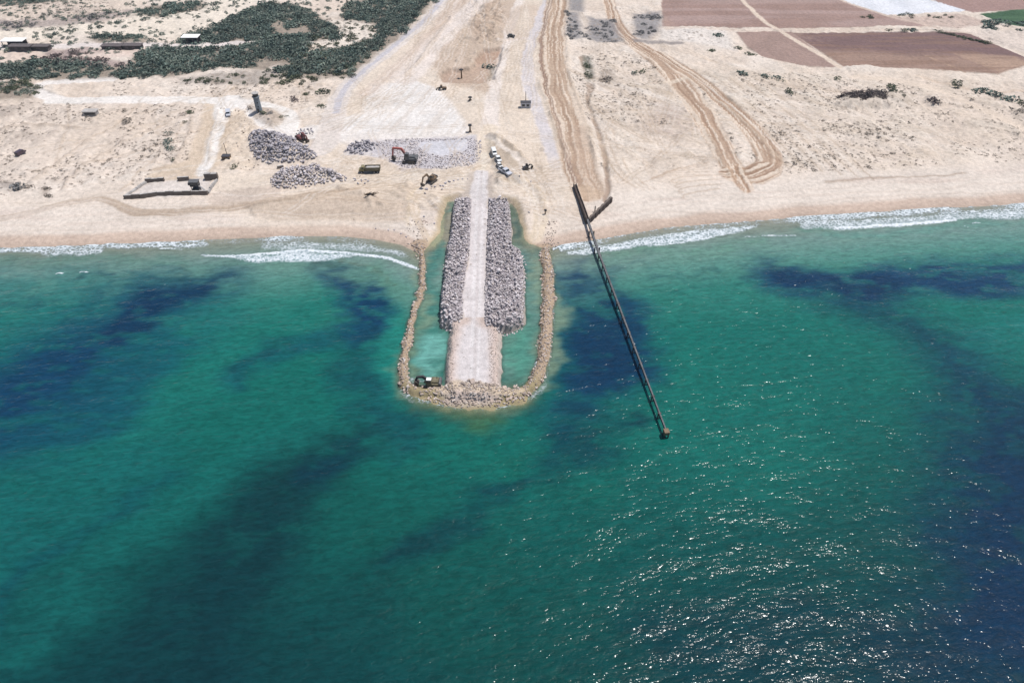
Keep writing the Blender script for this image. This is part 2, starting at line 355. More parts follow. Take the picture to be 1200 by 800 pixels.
patch([(1040,20),(1130,17),(1160,28),(1120,34),(1060,26)], A(206,182,170), .8, 2, None, 0, .6)
patch([(1135,38),(1205,36),(1205,62),(1180,55)], A(228,212,200), .9, 2)
# patches of grey dead scrub
for p in ([(664,14),(678,14),(684,44),(676,46),(664,42)],[(690,20),(720,24),(729,48),(700,49),(688,44)],[(742,16),(774,14),(776,30),(758,46),(744,44)],[(664,-5),(684,-5),(684,14),(666,12)]):
    patch(p, A(150,146,148), .85, 3, None, 0, .8)
patch([(740,46),(800,48),(802,52),(744,50)], A(150,142,140), .8, 1.5)
patch([(772,34),(850,34),(862,60),(800,48),(770,46)], A(238,228,220), .8, 3, None, 0, .7)
# darker ground tone under the thickets
THK = {
 'a': [(-70,78),(0,76),(45,72),(95,74),(150,80),(158,66),(196,55),(235,57),(285,52),(325,42),(352,54),(338,72),(312,82),(262,78),(205,90),(165,90),(135,92),(60,94),(-70,97)],
 'b': [(247,34),(285,14),(318,5),(345,8),(382,24),(398,34),(386,46),(345,52),(300,53),(262,50),(206,48),(212,42)],
 'c': [(322,82),(330,72),(362,60),(400,56),(440,44),(440,30),(402,24),(404,10),(430,-8),(520,-8),(470,42),(430,72),(410,90),(372,92)],
 'd': [(103,46),(125,43),(160,42),(172,47),(168,53),(120,54)],
 'e': [(158,20),(172,8),(238,2),(242,10),(200,18)],
 'f': [(-70,108),(0,98),(28,97),(46,104),(38,116),(0,118),(-70,122)],
 'g': [(-70,-6),(70,-6),(86,2),(40,6),(-70,8)],
}
for k, p in THK.items(): patch(p, A(150,136,122), .8, 3.5, None, 0, .8)
patch([(35,69),(60,58),(105,56),(120,60),(95,68),(150,74),(150,79),(60,76)], A(176,156,152), .85, 2.5, None, 0, .8)
patch([(-40,24),(60,24),(155,12),(170,14),(110,28),(0,36),(-40,36)], A(164,150,146), .7, 2.5, None, 0, 1)
patch([(210,92),(300,82),(350,88),(300,98),(215,99)], A(168,158,150), .7, 3, None, 0, 1)
# hut yard terraces
road([(-40,56),(60,54),(160,52),(210,54),(300,50),(360,50)], [3.5]*6, A(238,226,220), .9, 1, 2)
patch([(-60,60),(40,59),(60,66),(10,72),(-60,72)], A(230,208,194), .7, 2)
patch([(100,60),(190,57),(160,68),(110,72),(70,74)], A(226,204,192), .7, 2)
patch([(290,122),(303,128),(322,128),(336,140),(322,150),(300,140)], A(196,178,162), .7, 2, None, 0, 1)

# ----------------------------------------------------------------------------- ground shape
H = base_z(D).copy()
rough = (1-np.clip(flat,0,1))
H += rough*sstep(24, 50, D)*(1.3*n1 + 0.6*n2 + .8*n3) + 0.10*n4*sstep(2, 10, D) + (.07+.12*(1-bm))*n2*sstep(4,20,D)
H += dH*sstep(10, 20, D)
def mound(pts, h, slope, warped=True):
    s, M, E = L.poly(WW(pts), 1, warped); H[s] += np.minimum(h, np.clip(-E, 0, 99)*slope)
mound([(980,125),(985,112),(1010,108),(1055,110),(1075,120),(1050,128),(1000,128)], 2.6, .6)
mound([(1080,124),(1082,112),(1100,112),(1108,122),(1095,126)], 1.8, .6)
PILE1 = [(292,162),(300,153),(325,157),(345,163),(362,175),(373,183),(365,187),(340,190),(315,191),(300,187),(293,175)]
PILE2 = [(315,208),(330,200),(350,197),(380,199),(395,203),(407,208),(390,213),(365,219),(335,222),(320,220)]
PILE3 = [(403,179),(410,170),(430,166),(444,170),(438,176),(425,181)]
mound(PILE1, 3.2, .55); mound(PILE2, 2.6, .55); mound(PILE3, 1.2, .5)
mound([(286,128),(296,124),(322,127),(338,140),(322,150),(300,142)], 1.5, .4)
# causeway, ring and lagoons (surveyed at their own height)
def WA(pts, z): return np.array([Wz(p[0], p[1], z) for p in pts])
CAUSE = WA([(533,233),(552,226),(553,205),(574,205),(574,228),(595,233),(597,262),(597,285),(609,292),(612,310),(612,372),(596,380),(583,381),(583,452),(570,462),(530,462),(521,450),(525,410),(530,378),(520,376),(517,362),(522,310),(527,280)], 2.6)
ROADP = WA([(552,226),(556,200),(572,200),(573,228),(570,300),(569,345),(569,376),(583,381),(583,452),(570,462),(530,462),(521,450),(525,410),(530,378),(541,373),(541,345),(549,300)], 2.8)
BANDL = WA([(533,233),(552,231),(550,285),(542,340),(541,370),(528,376),(519,374),(517,358),(523,310),(527,280),(531,250)], 3.6)
BANDR = WA([(574,232),(596,234),(598,260),(598,284),(610,292),(613,310),(612,372),(596,380),(582,380),(570,375),(571,300)], 3.8)
LAGL = W0([(535,236),(523,237),(519,250),(516,262),(515,275),(508,288),(502,300),(499,320),(500,345),(491,380),(484,410),(483,445),(525,450),(528,400),(520,372),(526,300),(534,255)])
LAGR = W0([(592,236),(602,238),(607,248),(611,258),(609,268),(612,280),(620,288),(630,294),(634,310),(636,350),(634,400),(622,440),(600,450),(580,446),(580,385),(610,375),(610,300),(594,285),(594,255)])
for P, zb, sf in ((LAGL, -1.6, 3.2), (LAGR, -1.5, 3.2)):
    s, M, E = L.poly(P, sf); H[s] = H[s]*(1-M) + np.minimum(H[s], zb)*M
    L.paint(s, M, A(178,168,140), .9); cls[s] = np.where(H[s] < 0, 6, cls[s])
    L.paint(s, (1-sstep(0,2.5,np.abs(E)-.5))*(H[s] > -.3), A(196,174,140), .6)
s, M, E = L.poly(W0([(519,250),(514,265),(500,290),(510,296),(520,290),(525,270)]), 3); H[s] = np.where(H[s] > -1.2, H[s]*(1-M) + (.0)*M, H[s]*(1-M)+(-.35)*M); L.paint(s, M, A(206,184,150), .8)
s, M, E = L.poly(W0([(612,268),(622,285),(632,296),(622,300),(612,290),(606,280)]), 3); H[s] = np.maximum(H[s], H[s]*(1-M)+(-.3)*M); L.paint(s, M, A(206,184,150), .8)
RINGC = W0([(491,287),(493,294),(496,308),(494,340),(489,358),(482,385),(475,412),(472,440),(478,455),(506,461),(560,464),(600,462),(624,452),(636,430),(640,402),(642,355),(640,315),(639,300),(638,292)])
RINGW = np.interp(np.linspace(0,1,19), np.linspace(0,1,11), [1.2,1.25,1.0,1.2,1.5,2.1,2.2,2.0,2.1,2.0,1.4])
s, M, E = L.line(chaikin(RINGC,1), RINGW, 1, ext=14); H[s] = np.maximum(H[s], np.where(E < 0, np.minimum(1.3, -E*1.0), -E/.8) + .2*n2[s])
L.paint(s, 1-sstep(1.0,3.0,E), A(190,166,142), .95); cls[s] = np.where(E < .3, 5, cls[s])
s, M, E = L.line(W0([(500,462),(530,466),(575,468),(606,462)]), [2,3,3,2], 1, ext=40); H[s] = np.maximum(H[s], .2 - np.clip(E,0,99)/4.5 + .3*n2[s]); L.paint(s, 1-sstep(3,10,E), A(160,148,112), .8)
s, M, E = L.poly(CAUSE, 1, ext=14); H[s] = np.maximum(H[s], 2.6 - np.clip(E+.8,0,99)/.55)
L.paint(s, 1-sstep(.6,3.5,E), A(205,190,178)); cls[s] = np.where(E < 1, 5, cls[s])
s, M, E = L.poly(ROADP, .7); L.paint(s, M, A(228,219,217)); H[s] += M*.12*n2[s]
cx = np.interp(Y[s], [Wz(560,450,2.7)[1], Wz(560,300,2.7)[1], Wz(562,205,2.7)[1]], [Wz(556,450,2.7)[0], Wz(560,300,2.7)[0], Wz(564,205,2.7)[0]])
u = X[s]-cx; L.paint(s, M*(1-sstep(.25,.6,np.abs(np.abs(u)-1.1-.3*n1[s]))), A(240,234,232), .6); L.paint(s, M*(1-sstep(.2,.5,np.abs(u))), A(206,196,192), .4)
L.paint(s, M*sstep(.1,.6,n2[s]+.4*n1[s]), A(214,204,202), .55); L.paint(s, M*(1-sstep(1,4.5,-E))*(Y[s] < Wz(560,378)[1]), A(214,188,172), .7)
speck[s] = np.maximum(speck[s]*(1-M), M*.35)
s, M, E = L.poly(W0([(504,457),(520,453),(585,455),(618,457),(606,464),(560,466),(514,464)]), .8); L.paint(s, M, A(214,194,168), .8); H[s] = np.where(M > .02, np.maximum(H[s], M*1.3), H[s]); speck[s] = np.maximum(speck[s], M*.8)
for P, h in ((BANDL, 1.3), (BANDR, 1.6)):
    s, M, E = L.poly(P, .6, False); H[s] = np.maximum(H[s], np.where(E < 0, 2.6+np.minimum(h, -E*1.5), -9)); L.paint(s, M, A(170,160,164)); cls[s] = np.where(E < 0, 5, cls[s])

def gz(x, y):
    i = np.clip(np.searchsorted(xs, x)-1, 0, len(xs)-2); j = np.clip(np.searchsorted(ys, y)-1, 0, len(ys)-2)
    fx = (x-xs[i])/(xs[i+1]-xs[i]); fy = (y-ys[j])/(ys[j+1]-ys[j])
    return (H[j,i]*(1-fx)+H[j,i+1]*fx)*(1-fy) + (H[j+1,i]*(1-fx)+H[j+1,i+1]*fx)*fy
def G(px, py):                # survey point on the finished ground
    z = 2.0
    for _ in range(6):
        x, y = Wz(px, py, z); z = max(0.0, float(gz(np.array(x), np.array(y))))
    return (x, y, z)
#@@PART2
# ----------------------------------------------------------------------------- materials
class NT:
    def __init__(s, name):
        s.m = bpy.data.materials.new(name); s.m.use_nodes = True; s.t = s.m.node_tree; s.t.nodes.clear()
        s.out = s.n('ShaderNodeOutputMaterial')
    def n(s, typ, **kw):
        nd = s.t.nodes.new(typ)
        for k, v in kw.items(): setattr(nd, k, v)
        return nd
    def l(s, a, b): s.t.links.new(a, b)
    def put(s, sock, v):
        if isinstance(v, bpy.types.NodeSocket): s.l(v, sock)
        elif v is not None: sock.default_value = v
    def math(s, op, a, b=None, c=None, clamp=False):
        nd = s.n('ShaderNodeMath', operation=op, use_clamp=clamp)
        s.put(nd.inputs[0], a); s.put(nd.inputs[1], b); s.put(nd.inputs[2], c); return nd.outputs[0]
    def vmul(s, v, k):
        nd = s.n('ShaderNodeVectorMath', operation='MULTIPLY'); s.put(nd.inputs[0], v); s.put(nd.inputs[1], k); return nd.outputs[0]
    def noise(s, vec, scale, detail=3, rough=.5, dist=0):
        nd = s.n('ShaderNodeTexNoise'); s.put(nd.inputs['Vector'], vec); nd.inputs['Scale'].default_value = scale
        nd.inputs['Detail'].default_value = detail; nd.inputs['Roughness'].default_value = rough; nd.inputs['Distortion'].default_value = dist
        return nd.outputs['Fac']
    def ramp(s, f, a, b, lo=0, hi=1):
        nd = s.n('ShaderNodeMapRange', clamp=True, interpolation_type='SMOOTHSTEP'); s.put(nd.inputs[0], f)
        for i, v in enumerate((a, b, lo, hi)): s.put(nd.inputs[i+1], v)
        return nd.outputs[0]
    def mix(s, f, a, b, blend='MIX'):
        nd = s.n('ShaderNodeMix', data_type='RGBA', blend_type=blend); s.put(nd.inputs[0], f); s.put(nd.inputs[6], a); s.put(nd.inputs[7], b); return nd.outputs[2]
    def scale(s, col, f):
        nd = s.n('ShaderNodeVectorMath', operation='SCALE'); s.put(nd.inputs[0], col); s.put(nd.inputs[3], f); return nd.outputs[0]
    def bsdf(s, col, rough=.9, spec=.2, normal=None, metal=0, **kw):
        p = s.n('ShaderNodeBsdfPrincipled'); s.put(p.inputs['Base Color'], col); s.put(p.inputs['Roughness'], rough)
        s.put(p.inputs['Specular IOR Level'], spec); s.put(p.inputs['Metallic'], metal)
        if normal is not None: s.l(normal, p.inputs['Normal'])
        for k, v in kw.items(): s.put(p.inputs[k], v)
        return p.outputs[0]
    def bump(s, h, strength=1, dist=1, normal=None):
        b = s.n('ShaderNodeBump'); b.inputs['Strength'].default_value = strength; b.inputs['Distance'].default_value = dist; s.l(h, b.inputs['Height'])
        if normal is not None: s.l(normal, b.inputs['Normal'])
        return b.outputs[0]
    def pos(s): return s.n('ShaderNodeNewGeometry').outputs['Position']
    def done(s, sh): s.l(sh, s.out.inputs[0]); return s.m

def ground_mat():
    t = NT('sand and earth'); a = t.n('ShaderNodeAttribute', attribute_name='col'); p = t.pos(); p2 = t.vmul(p, (1,1,0))
    f1 = t.noise(p2, .55, 5, .65); f2 = t.noise(p2, 2.6, 3, .6); f3 = t.noise(p2, .07, 3)
    k = t.math('ADD', t.ramp(f1, .25, .75, .82, 1.14), t.math('ADD', t.ramp(f2, .25, .75, -.13, .13), t.ramp(f3, .3, .7, -.06, .06)))
    c = t.scale(a.outputs['Color'], k)
    vo = t.n('ShaderNodeTexVoronoi', feature='F1'); t.l(p2, vo.inputs['Vector']); vo.inputs['Scale'].default_value = .48; vo.inputs['Randomness'].default_value = 1
    sep = t.n('ShaderNodeSeparateColor'); t.l(vo.outputs['Color'], sep.inputs[0])
    rad = t.math('MULTIPLY', t.math('MULTIPLY', a.outputs['Alpha'], t.ramp(sep.outputs[0], .2, 1, 0, .8)), t.ramp(f3, .35, .6, .5, 1))
    tf = t.ramp(t.math('SUBTRACT', t.math('ADD', vo.outputs['Distance'], t.math('MULTIPLY', f2, .25)), t.math('ADD', rad, .09)), -.06, .06, 1, 0)
    c = t.mix(t.math('MULTIPLY', tf, .6), c, (.25,.205,.17,1))
    h = t.math('ADD', t.math('MULTIPLY', f1, .5), t.math('ADD', t.math('MULTIPLY', f2, .12), t.math('MULTIPLY', tf, .25)))
    return t.done(t.bsdf(c, .95, .12, t.bump(h, .8, .8)))
MAT_GROUND = ground_mat()

def sea_mat():
    t = NT('sea water'); a = t.n('ShaderNodeAttribute', attribute_name='col'); fo = t.n('ShaderNodeAttribute', attribute_name='foam')
    p = t.vmul(t.pos(), (1,1,0))
    rot = t.n('ShaderNodeVectorRotate', rotation_type='Z_AXIS'); t.l(p, rot.inputs['Vector']); rot.inputs['Angle'].default_value = math.radians(SEA['rot'])
    q = t.vmul(rot.outputs[0], (.44,1,1)); q2 = t.vmul(p, (.7,1,1))
    w1 = t.noise(q, .16, 1, .5, .3); w2 = t.noise(q, 1.0, 1, .5, .6); w3 = t.noise(q2, 2.0, 0, .6, .4)
    h = t.math('ADD', t.math('MULTIPLY', w1, SEA['a1']), t.math('ADD', t.math('MULTIPLY', w2, SEA['a2']), t.math('MULTIPLY', w3, SEA['a3'])))
    nrm = t.bump(h, 1, 1)
    # foam lace
    vo = t.n('ShaderNodeTexVoronoi', feature='DISTANCE_TO_EDGE'); t.l(t.vmul(p, (1,1.2,1)), vo.inputs['Vector']); vo.inputs['Scale'].default_value = .7
    fn = t.noise(p, .35, 5, .7); fn2 = t.noise(p, 1.6, 4, .7)
    lace = t.math('ADD', t.math('MULTIPLY', fn, .55), t.math('ADD', t.math('MULTIPLY', fn2, .45), t.ramp(vo.outputs['Distance'], 0, .3, .12, -.06)))
    ff = t.ramp(t.math('SUBTRACT', t.math('ADD', fo.outputs['Fac'], lace), 1.0), -.18, .26)
    f4 = t.noise(t.vmul(rot.outputs[0], (.2,.75,1)), .8, 3, .6, .4)
    c = t.scale(a.outputs['Color'], t.math('ADD', t.ramp(w2, .3, .7, .88, 1.12), t.ramp(f4, .3, .7, -.13, .13)))  # ripple light and dark painted into the water colour along the waves
    fc = t.mix(t.ramp(t.math('ADD', lace, t.math('MULTIPLY', fo.outputs['Fac'], .45)), .68, 1.02), (.27,.335,.375,1), (.60,.63,.65,1)); c = t.mix(ff, c, fc)
    sh = t.bsdf(c, t.math('ADD', SEA['rough'], t.math('MULTIPLY', ff, .7)), .5, nrm, IOR=1.333)
    al = t.math('MAXIMUM', a.outputs['Alpha'], t.math('MULTIPLY', ff, .95))
    tr = t.n('ShaderNodeBsdfTransparent'); tr.inputs[0].default_value = (.86,.97,.95,1)
    gl = t.n('ShaderNodeBsdfGlossy'); gl.inputs['Roughness'].default_value = .06; t.l(nrm, gl.inputs['Normal'])
    fr = t.n('ShaderNodeFresnel'); fr.inputs[0].default_value = 1.333
    m0 = t.n('ShaderNodeMixShader'); t.l(fr.outputs[0], m0.inputs[0]); t.l(tr.outputs[0], m0.inputs[1]); t.l(gl.outputs[0], m0.inputs[2])
    m1 = t.n('ShaderNodeMixShader'); t.l(al, m1.inputs[0]); t.l(m0.outputs[0], m1.inputs[1]); t.l(sh, m1.inputs[2])
    return t.done(m1.outputs[0])

def plain(name, rgb, rough=.7, spec=.3, var=.15, sc_=2.0, metal=0, grime=None):
    t = NT(name); p = t.n('ShaderNodeTexCoord').outputs['Object']
    f = t.noise(p, sc_, 4, .65); c = t.scale(tuple(rgb)[:3], t.ramp(f, .25, .75, 1-var, 1+var))
    if grime is not None: c = t.mix(t.ramp(t.noise(p, sc_*.6, 4, .7), .48, .7, 0, .7), c, tuple(grime)+(1,))
    return t.done(t.bsdf(c, rough, spec, None, metal))
def stone_mat(name, cols, dark=.0):
    t = NT(name); g = t.n('ShaderNodeNewGeometry'); r = t.n('ShaderNodeValToRGB'); t.l(g.outputs['Random Per Island'], r.inputs[0])
    e = r.color_ramp.elements; e[0].color = tuple(cols[0])+(1,); e[1].color = tuple(cols[-1])+(1,)
    for i, c in enumerate(cols[1:-1]): k = e.new((i+1)/(len(cols)-1)); k.color = tuple(c)+(1,)
    f = t.noise(g.outputs['Position'], 2.2, 4, .65); f6 = t.noise(g.outputs['Position'], .22, 3, .6); c = t.scale(t.scale(r.outputs[0], t.ramp(f, .25, .75, .8, 1.18)), t.ramp(f6, .3, .7, .8, 1.14))
    return t.done(t.bsdf(c, .9, .2, t.bump(f, .6, .3)))
def leaf_mat(name, cols):
    t = NT(name); g = t.n('ShaderNodeNewGeometry'); r = t.n('ShaderNodeValToRGB'); t.l(g.outputs['Random Per Island'], r.inputs[0])
    e = r.color_ramp.elements; e[0].color = tuple(cols[0])+(1,); e[1].color = tuple(cols[-1])+(1,)
    for i, c in enumerate(cols[1:-1]): k = e.new((i+1)/(len(cols)-1)); k.color = tuple(c)+(1,)
    f = t.noise(g.outputs['Position'], .07, 3); c = t.scale(r.outputs[0], t.ramp(f, .3, .7, .75, 1.25))
    return t.done(t.bsdf(c, .7, .2))

# ----------------------------------------------------------------------------- sheets from a grid
def sheet(name, g, Z, keep, mat, col, fattrs=None, kind='structure'):
    ny, nx = Z.shape
    j, i = np.nonzero(keep)
    q = np.stack([j*nx+i, j*nx+i+1, (j+1)*nx+i+1, (j+1)*nx+i], 1)
    used, inv = np.unique(q, return_inverse=True); q = inv.reshape(-1, 4).astype(np.int32)
    co = np.stack([g.X.ravel()[used], g.Y.ravel()[used], Z.ravel()[used]], 1).astype(np.float32)
    me = bpy.data.meshes.new(name); me.vertices.add(len(co)); me.vertices.foreach_set('co', co.ravel())
    me.loops.add(q.size); me.loops.foreach_set('vertex_index', q.ravel()); me.polygons.add(len(q))
    me.polygons.foreach_set('loop_start', np.arange(0, q.size, 4, dtype=np.int32)); me.update(calc_edges=True)
    me.polygons.foreach_set('use_smooth', np.ones(len(q), bool))
    at = me.attributes.new('col', 'FLOAT_COLOR', 'POINT'); at.data.foreach_set('color', col.reshape(-1, 4)[used].astype(np.float32).ravel())
    for k, v in (fattrs or {}).items():
        at = me.attributes.new(k, 'FLOAT', 'POINT'); at.data.foreach_set('value', v.ravel()[used].astype(np.float32))
    me.materials.append(mat); o = bpy.data.objects.new(name, me); COL.objects.link(o); o['kind'] = kind
    return o
colL = np.concatenate([np.clip(L.C*(np.array([1,1.01,1.01])+bm[...,None]*np.array([0,.0,.01])), 0, .9), speck[..., None]], 2)
cq = cls[:-1, :-1]
for k, nm in enumerate(NAMES):
    if (cq == k).any(): sheet(nm, L, H, cq == k, MAT_GROUND, colL)

# ----------------------------------------------------------------------------- sea
HAZE = .00008
SEA = dict(rot=-8, a1=1.0, a2=.25, a3=.06, rough=.062)
xs2c = np.arange(-330, 330.01, .8); ys2c = np.arange(48, 262, .8)
xs2 = np.array(sorted(grow(xs2c[1], xs2c[0], 26, 1.3)) + list(xs2c) + grow(xs2c[-2], xs2c[-1], 26, 1.3))
ys2 = np.array(sorted(grow(ys2c[1], ys2c[0], 28, 1.3)) + list(ys2c))
S = Grid(xs2, ys2); SX, SY = S.X, S.Y
a1 = fbm(SX*.7, SY, 16, 4, 101); a2 = fbm(SX*.6, SY, 4, 3, 120); a3 = fbm(SX, SY, 60, 3, 133); a4 = fbm(SX*.35, SY, 2.2, 3, 150); a5 = fbm(SX*.6, SY, 9, 4, 155)
S.WX = SX + 8*a1 + 4*a2; S.WY = SY + 7*fbm(SX*.7, SY, 16, 4, 160) + 4*fbm(SX*.5, SY, 4, 3, 170) + 1.4*a4
SD = shore(SX)-SY + 2.2*a1
KS = K*1.165
stops = [(-4,(176,170,150)),(4,(158,170,156)),(13,(130,160,150)),(24,(98,152,139)),(38,(50,132,118)),(60,(22,116,104)),(95,(18,108,98)),(125,(14,92,86)),(150,(12,74,74)),(175,(11,60,66)),(1200,(10,48,60))]
ds = [s[0] for s in stops]; cs = np.array([A(*s[1], k=KS) for s in stops])
S.C = np.stack([np.interp(SD, ds, cs[:, k]) for k in range(3)], -1)
def spaint(pts, r, c, k=1.0, soft=None, pol=False):
    c = A(*c, k=KS)
    if pol:
        s, M, E = S.poly(W0(pts), soft or 6)
    else:
        sc_ = [mpp(*p)*1.15 for p in pts]; hw = np.atleast_1d(r)*np.mean(sc_)
        s, M, E = S.line(chaikin(W0(pts), 2), hw, soft or max(4, .6*hw.max()))
    M = M*np.clip(1.0-.38*sstep(.0,.5,a2[s]+.7*a4[s])-.2*sstep(0,.5,a5[s]), .4, 1); S.paint(s, M, c, k); return s, M
NAVY, NAVY2, TEALD, GREEN, TURQ, BLUE = (14,58,96), (12,48,82), (13,72,76), (27,122,110), (27,124,117), (15,78,100)
# broad tints
spaint([(-200,300),(250,320),(300,400),(150,520),(-200,560)], 0, (24,112,112), .6, 14, True)
spaint([(-60,560),(150,515),(215,540),(120,620),(0,705),(-60,740)], 0, (22,110,108), .65, 10, True)
spaint([(-40,800),(70,715),(165,625),(225,585),(290,545),(380,505)], [22,24,22,19,15,10], (24,118,111), .6, 9)
spaint([(-30,725),(65,655),(125,605),(165,565),(215,540)], [13,11,9,8,6], (14,82,94), .6)
spaint([(440,600),(540,680),(620,780)], [60,70,80], (14,86,76), .45)
spaint([(255,440),(300,400),(350,370),(400,345)], [24,26,22,14], GREEN, .7)
spaint([(150,500),(220,460),(260,430)], 18, GREEN, .5)
spaint([(740,400),(800,380),(860,420),(940,460),(960,540),(900,580),(800,570),(750,500)], 0, (25,120,107), .6, 12, True)
spaint([(1110,420),(1160,390),(1240,380)], 22, (26,124,116), .7)
spaint([(420,480),(520,520),(640,560),(700,580)], 16, (18,112,98), .5)
spaint([(430,345),(450,390),(448,430),(455,470)], [14,20,18,12], (34,142,128), .7)
# weed and reef patches on the bottom
spaint([(262,322),(215,340),(165,362),(110,398),(55,440),(0,475),(-80,510)], [13,27,42,58,66,72,80], NAVY, .9)
spaint([(240,335),(190,350),(150,385)], [14,20,22], NAVY2, .7)
spaint([(200,410),(130,470),(60,500)], [30,34,36], BLUE, .6)
spaint([(366,312),(392,318),(416,330),(430,350),(428,372),(412,392)], [7,10,16,18,18,14], NAVY, .95)
spaint([(400,390),(360,400),(310,420),(290,445)], [20,24,18,12], BLUE, .6)
spaint([(420,400),(412,440),(430,480),(470,510)], [18,24,26,20], (14,74,88), .7)
spaint([(365,306),(372,316),(392,312)], [4,6,4], (52,70,70), .7, 2)
spaint([(392,306),(430,312),(462,326)], 2.0, (96,96,74), .7, 1.5)
spaint([(325,400),(300,430)], [6,8], TEALD, .5)
spaint([(655,318),(690,305),(722,322),(752,372),(774,420),(770,446),(712,462),(690,482),(652,486),(648,430),(650,360)], 0, NAVY, .88, 8, True)
spaint([(668,360),(700,350),(735,400),(750,432),(700,450),(668,440)], 0, NAVY2, .6, 6, True)
spaint([(690,480),(668,505),(650,530)], [18,16,10], (13,66,86), .8)
spaint([(742,490),(720,510),(676,535),(640,552),(600,560)], [12,18,19,17,12], (12,70,80), .9)
spaint([(580,575),(540,600),(490,632),(470,650)], [12,20,24,18], (12,66,76), .8)
spaint([(884,318),(940,326),(1010,336),(1080,334),(1140,326),(1300,310)], [12,22,22,24,26,30], NAVY, .95)
spaint([(910,318),(1000,336),(1040,344)], [10,14,10], NAVY2, .6)
spaint([(985,350),(1040,372),(1090,400),(1130,440),(1160,500),(1180,570),(1190,650),(1190,800)], [14,20,28,38,50,60,74,90], (12,54,82), .9)
spaint([(1220,470),(1240,600),(1200,720)], [40,60,60], NAVY2, .6)
spaint([(405,525),(365,558),(318,600),(275,655),(235,725),(200,800)], [26,40,50,56,60,66], (12,58,64), .9)
spaint([(410,535),(370,560)], [18,16], (12,56,76), .6)

spaint([(500,640),(420,700),(360,800)], [24,34,40], (13,66,68), .45)
spaint([(640,560),(700,620),(680,690)], [24,24,20], (15,92,84), .4)

spaint([(760,760),(980,740),(1100,780)], [30,40,40], (11,54,68), .5)
for (x, y, a, b, k) in ((120,324,22,2.5,.6),(176,319,9,1.8,.7),(212,314,8,1.6,.75),(245,313,14,1.2,.6),(30,352,26,3,.45),(60,344,20,3,.5),(160,330,30,2,.4),(200,326,26,2.5,.5),(240,320,20,2.2,.5),(136,322,6,3.5,.6),(760,300,5,1.2,.6),(755,312,4,1.2,.5),(766,324,9,2.4,.5),(786,322,16,2.6,.5),(800,314,12,1.8,.6),(826,318,12,2.2,.6),(812,328,14,2.2,.45),(740,310,8,2,.4),(770,335,14,2.4,.4),(862,322,16,2.5,.4),(905,297,4,1,.5),(440,344,10,2,.35),(430,322,12,1.6,.35)):
    spaint([(x-a,y+a*.12),(x,y),(x+a,y-a*.12)], [b*.5,b,b*.5], (20,66,84) if x < 720 or x > 820 else (28,84,92), k, 1.6)
# shallows between surf and sand bar
spaint([(-60,312),(120,306),(260,308),(340,312),(420,318)], [9,9,8,8,7], (104,150,134), .6)
spaint([(440,318),(470,335),(485,350)], [12,12,8], (100,150,132), .6)
spaint([(700,302),(760,296),(830,290),(900,284)], [6,8,8,6], (106,158,136), .6)
spaint([(940,275),(1040,272),(1200,262)], [6,6,6], (96,162,144), .6)
# lagoons
spaint([(534,236),(523,237),(517,250),(516,270),(530,300),(522,310),(519,380),(530,455),(478,455),(486,400),(497,350),(500,310),(512,285)], 0, (98,150,138), .85, 1.5, True)
spaint([(524,240),(524,262)], 6, (120,142,120), .7)
spaint([(510,300),(506,330),(505,360)], [7,8,8], (66,132,122), .8)
spaint([(506,400),(503,425)], [10,12], (126,196,184), .9)
spaint([(508,440),(515,447)], [8,8], (140,200,180), .8)
spaint([(595,236),(606,240),(614,262),(636,294),(636,400),(626,440),(600,452),(583,448),(583,375),(612,372),(612,300),(597,285)], 0, (112,150,138), .85, 1.5, True)
spaint([(600,244),(604,254),(600,284)], 7, (100,112,86), .8)
spaint([(598,260),(606,268)], 4, (70,106,106), .7)
spaint([(618,300),(622,330)], [6,6], (72,124,128), .7)
spaint([(610,400),(606,430)], [12,10], (88,168,146), .7)
# stone apron showing through in front of the ring
spaint([(500,472),(540,479),(590,479),(620,470)], [4,7,7,4], (120,148,124), .8, 3)
spaint([(530,494),(565,500),(600,494)], [6,9,6], (84,124,72), .6, 4)
s, M, E = S.line(RINGC, RINGW+1.0, 2.5); S.paint(s, M, A(150,166,138, k=KS), .6)
# depth of water decides how much of the bottom shows
SH_ = gz(SX, SY); alpha = 1-np.exp(-np.clip(-SH_, 0, 50)*1.5); alpha = np.clip(alpha + .06, 0, 1)
# foam: traced breaker crests and swash
foam = np.zeros(SX.shape)
def fline(pts, r, k, soft=1.2, warp=.25, smooth=1):
    ox, oy = S.WX, S.WY; S.WX = SX+warp*(ox-SX); S.WY = SY+warp*(oy-SY)
    s, M, E = S.line(chaikin(W0(pts), smooth), r, soft); foam[s] = np.maximum(foam[s], M*k); S.WX, S.WY = ox, oy
def fpoly(pts, k, soft=1.5, warp=.25):
    ox, oy = S.WX, S.WY; S.WX = SX+warp*(ox-SX); S.WY = SY+warp*(oy-SY)
    s, M, E = S.poly(W0(pts), soft); foam[s] = np.maximum(foam[s], M*k); S.WX, S.WY = ox, oy
fl = [p for p in SH if -200 < p[0] <= 240]; fline(fl, .55, .75, .6, .1)
fline([p for p in SH if 240 <= p[0] <= 490], .3, .5, .5, .1); fline([p for p in SH if 645 < p[0] < 1400], .45, .66, .6, .1)
fline([(p[0],p[1]+3) for p in SH if -200 < p[0] <= 250], 2.4, .6, 1.8)
fpoly([(300,284),(360,280),(430,284),(480,294),(488,306),(450,298),(390,292),(310,293)], .52, 2)
fline([(234,297),(255,299),(285,300),(315,297),(345,293),(385,294),(420,298),(450,302),(475,309),(491,314)], [.4,.6,.7,.9,.9,.8,.8,.9,.9,.6], .92, .8, .18)
fpoly([(262,300),(315,298),(345,293),(400,296),(420,301),(380,306),(330,308),(304,309),(285,305)], .64, 1.8)
fline([(188,292),(214,292)], .5, .8, .5, .1)
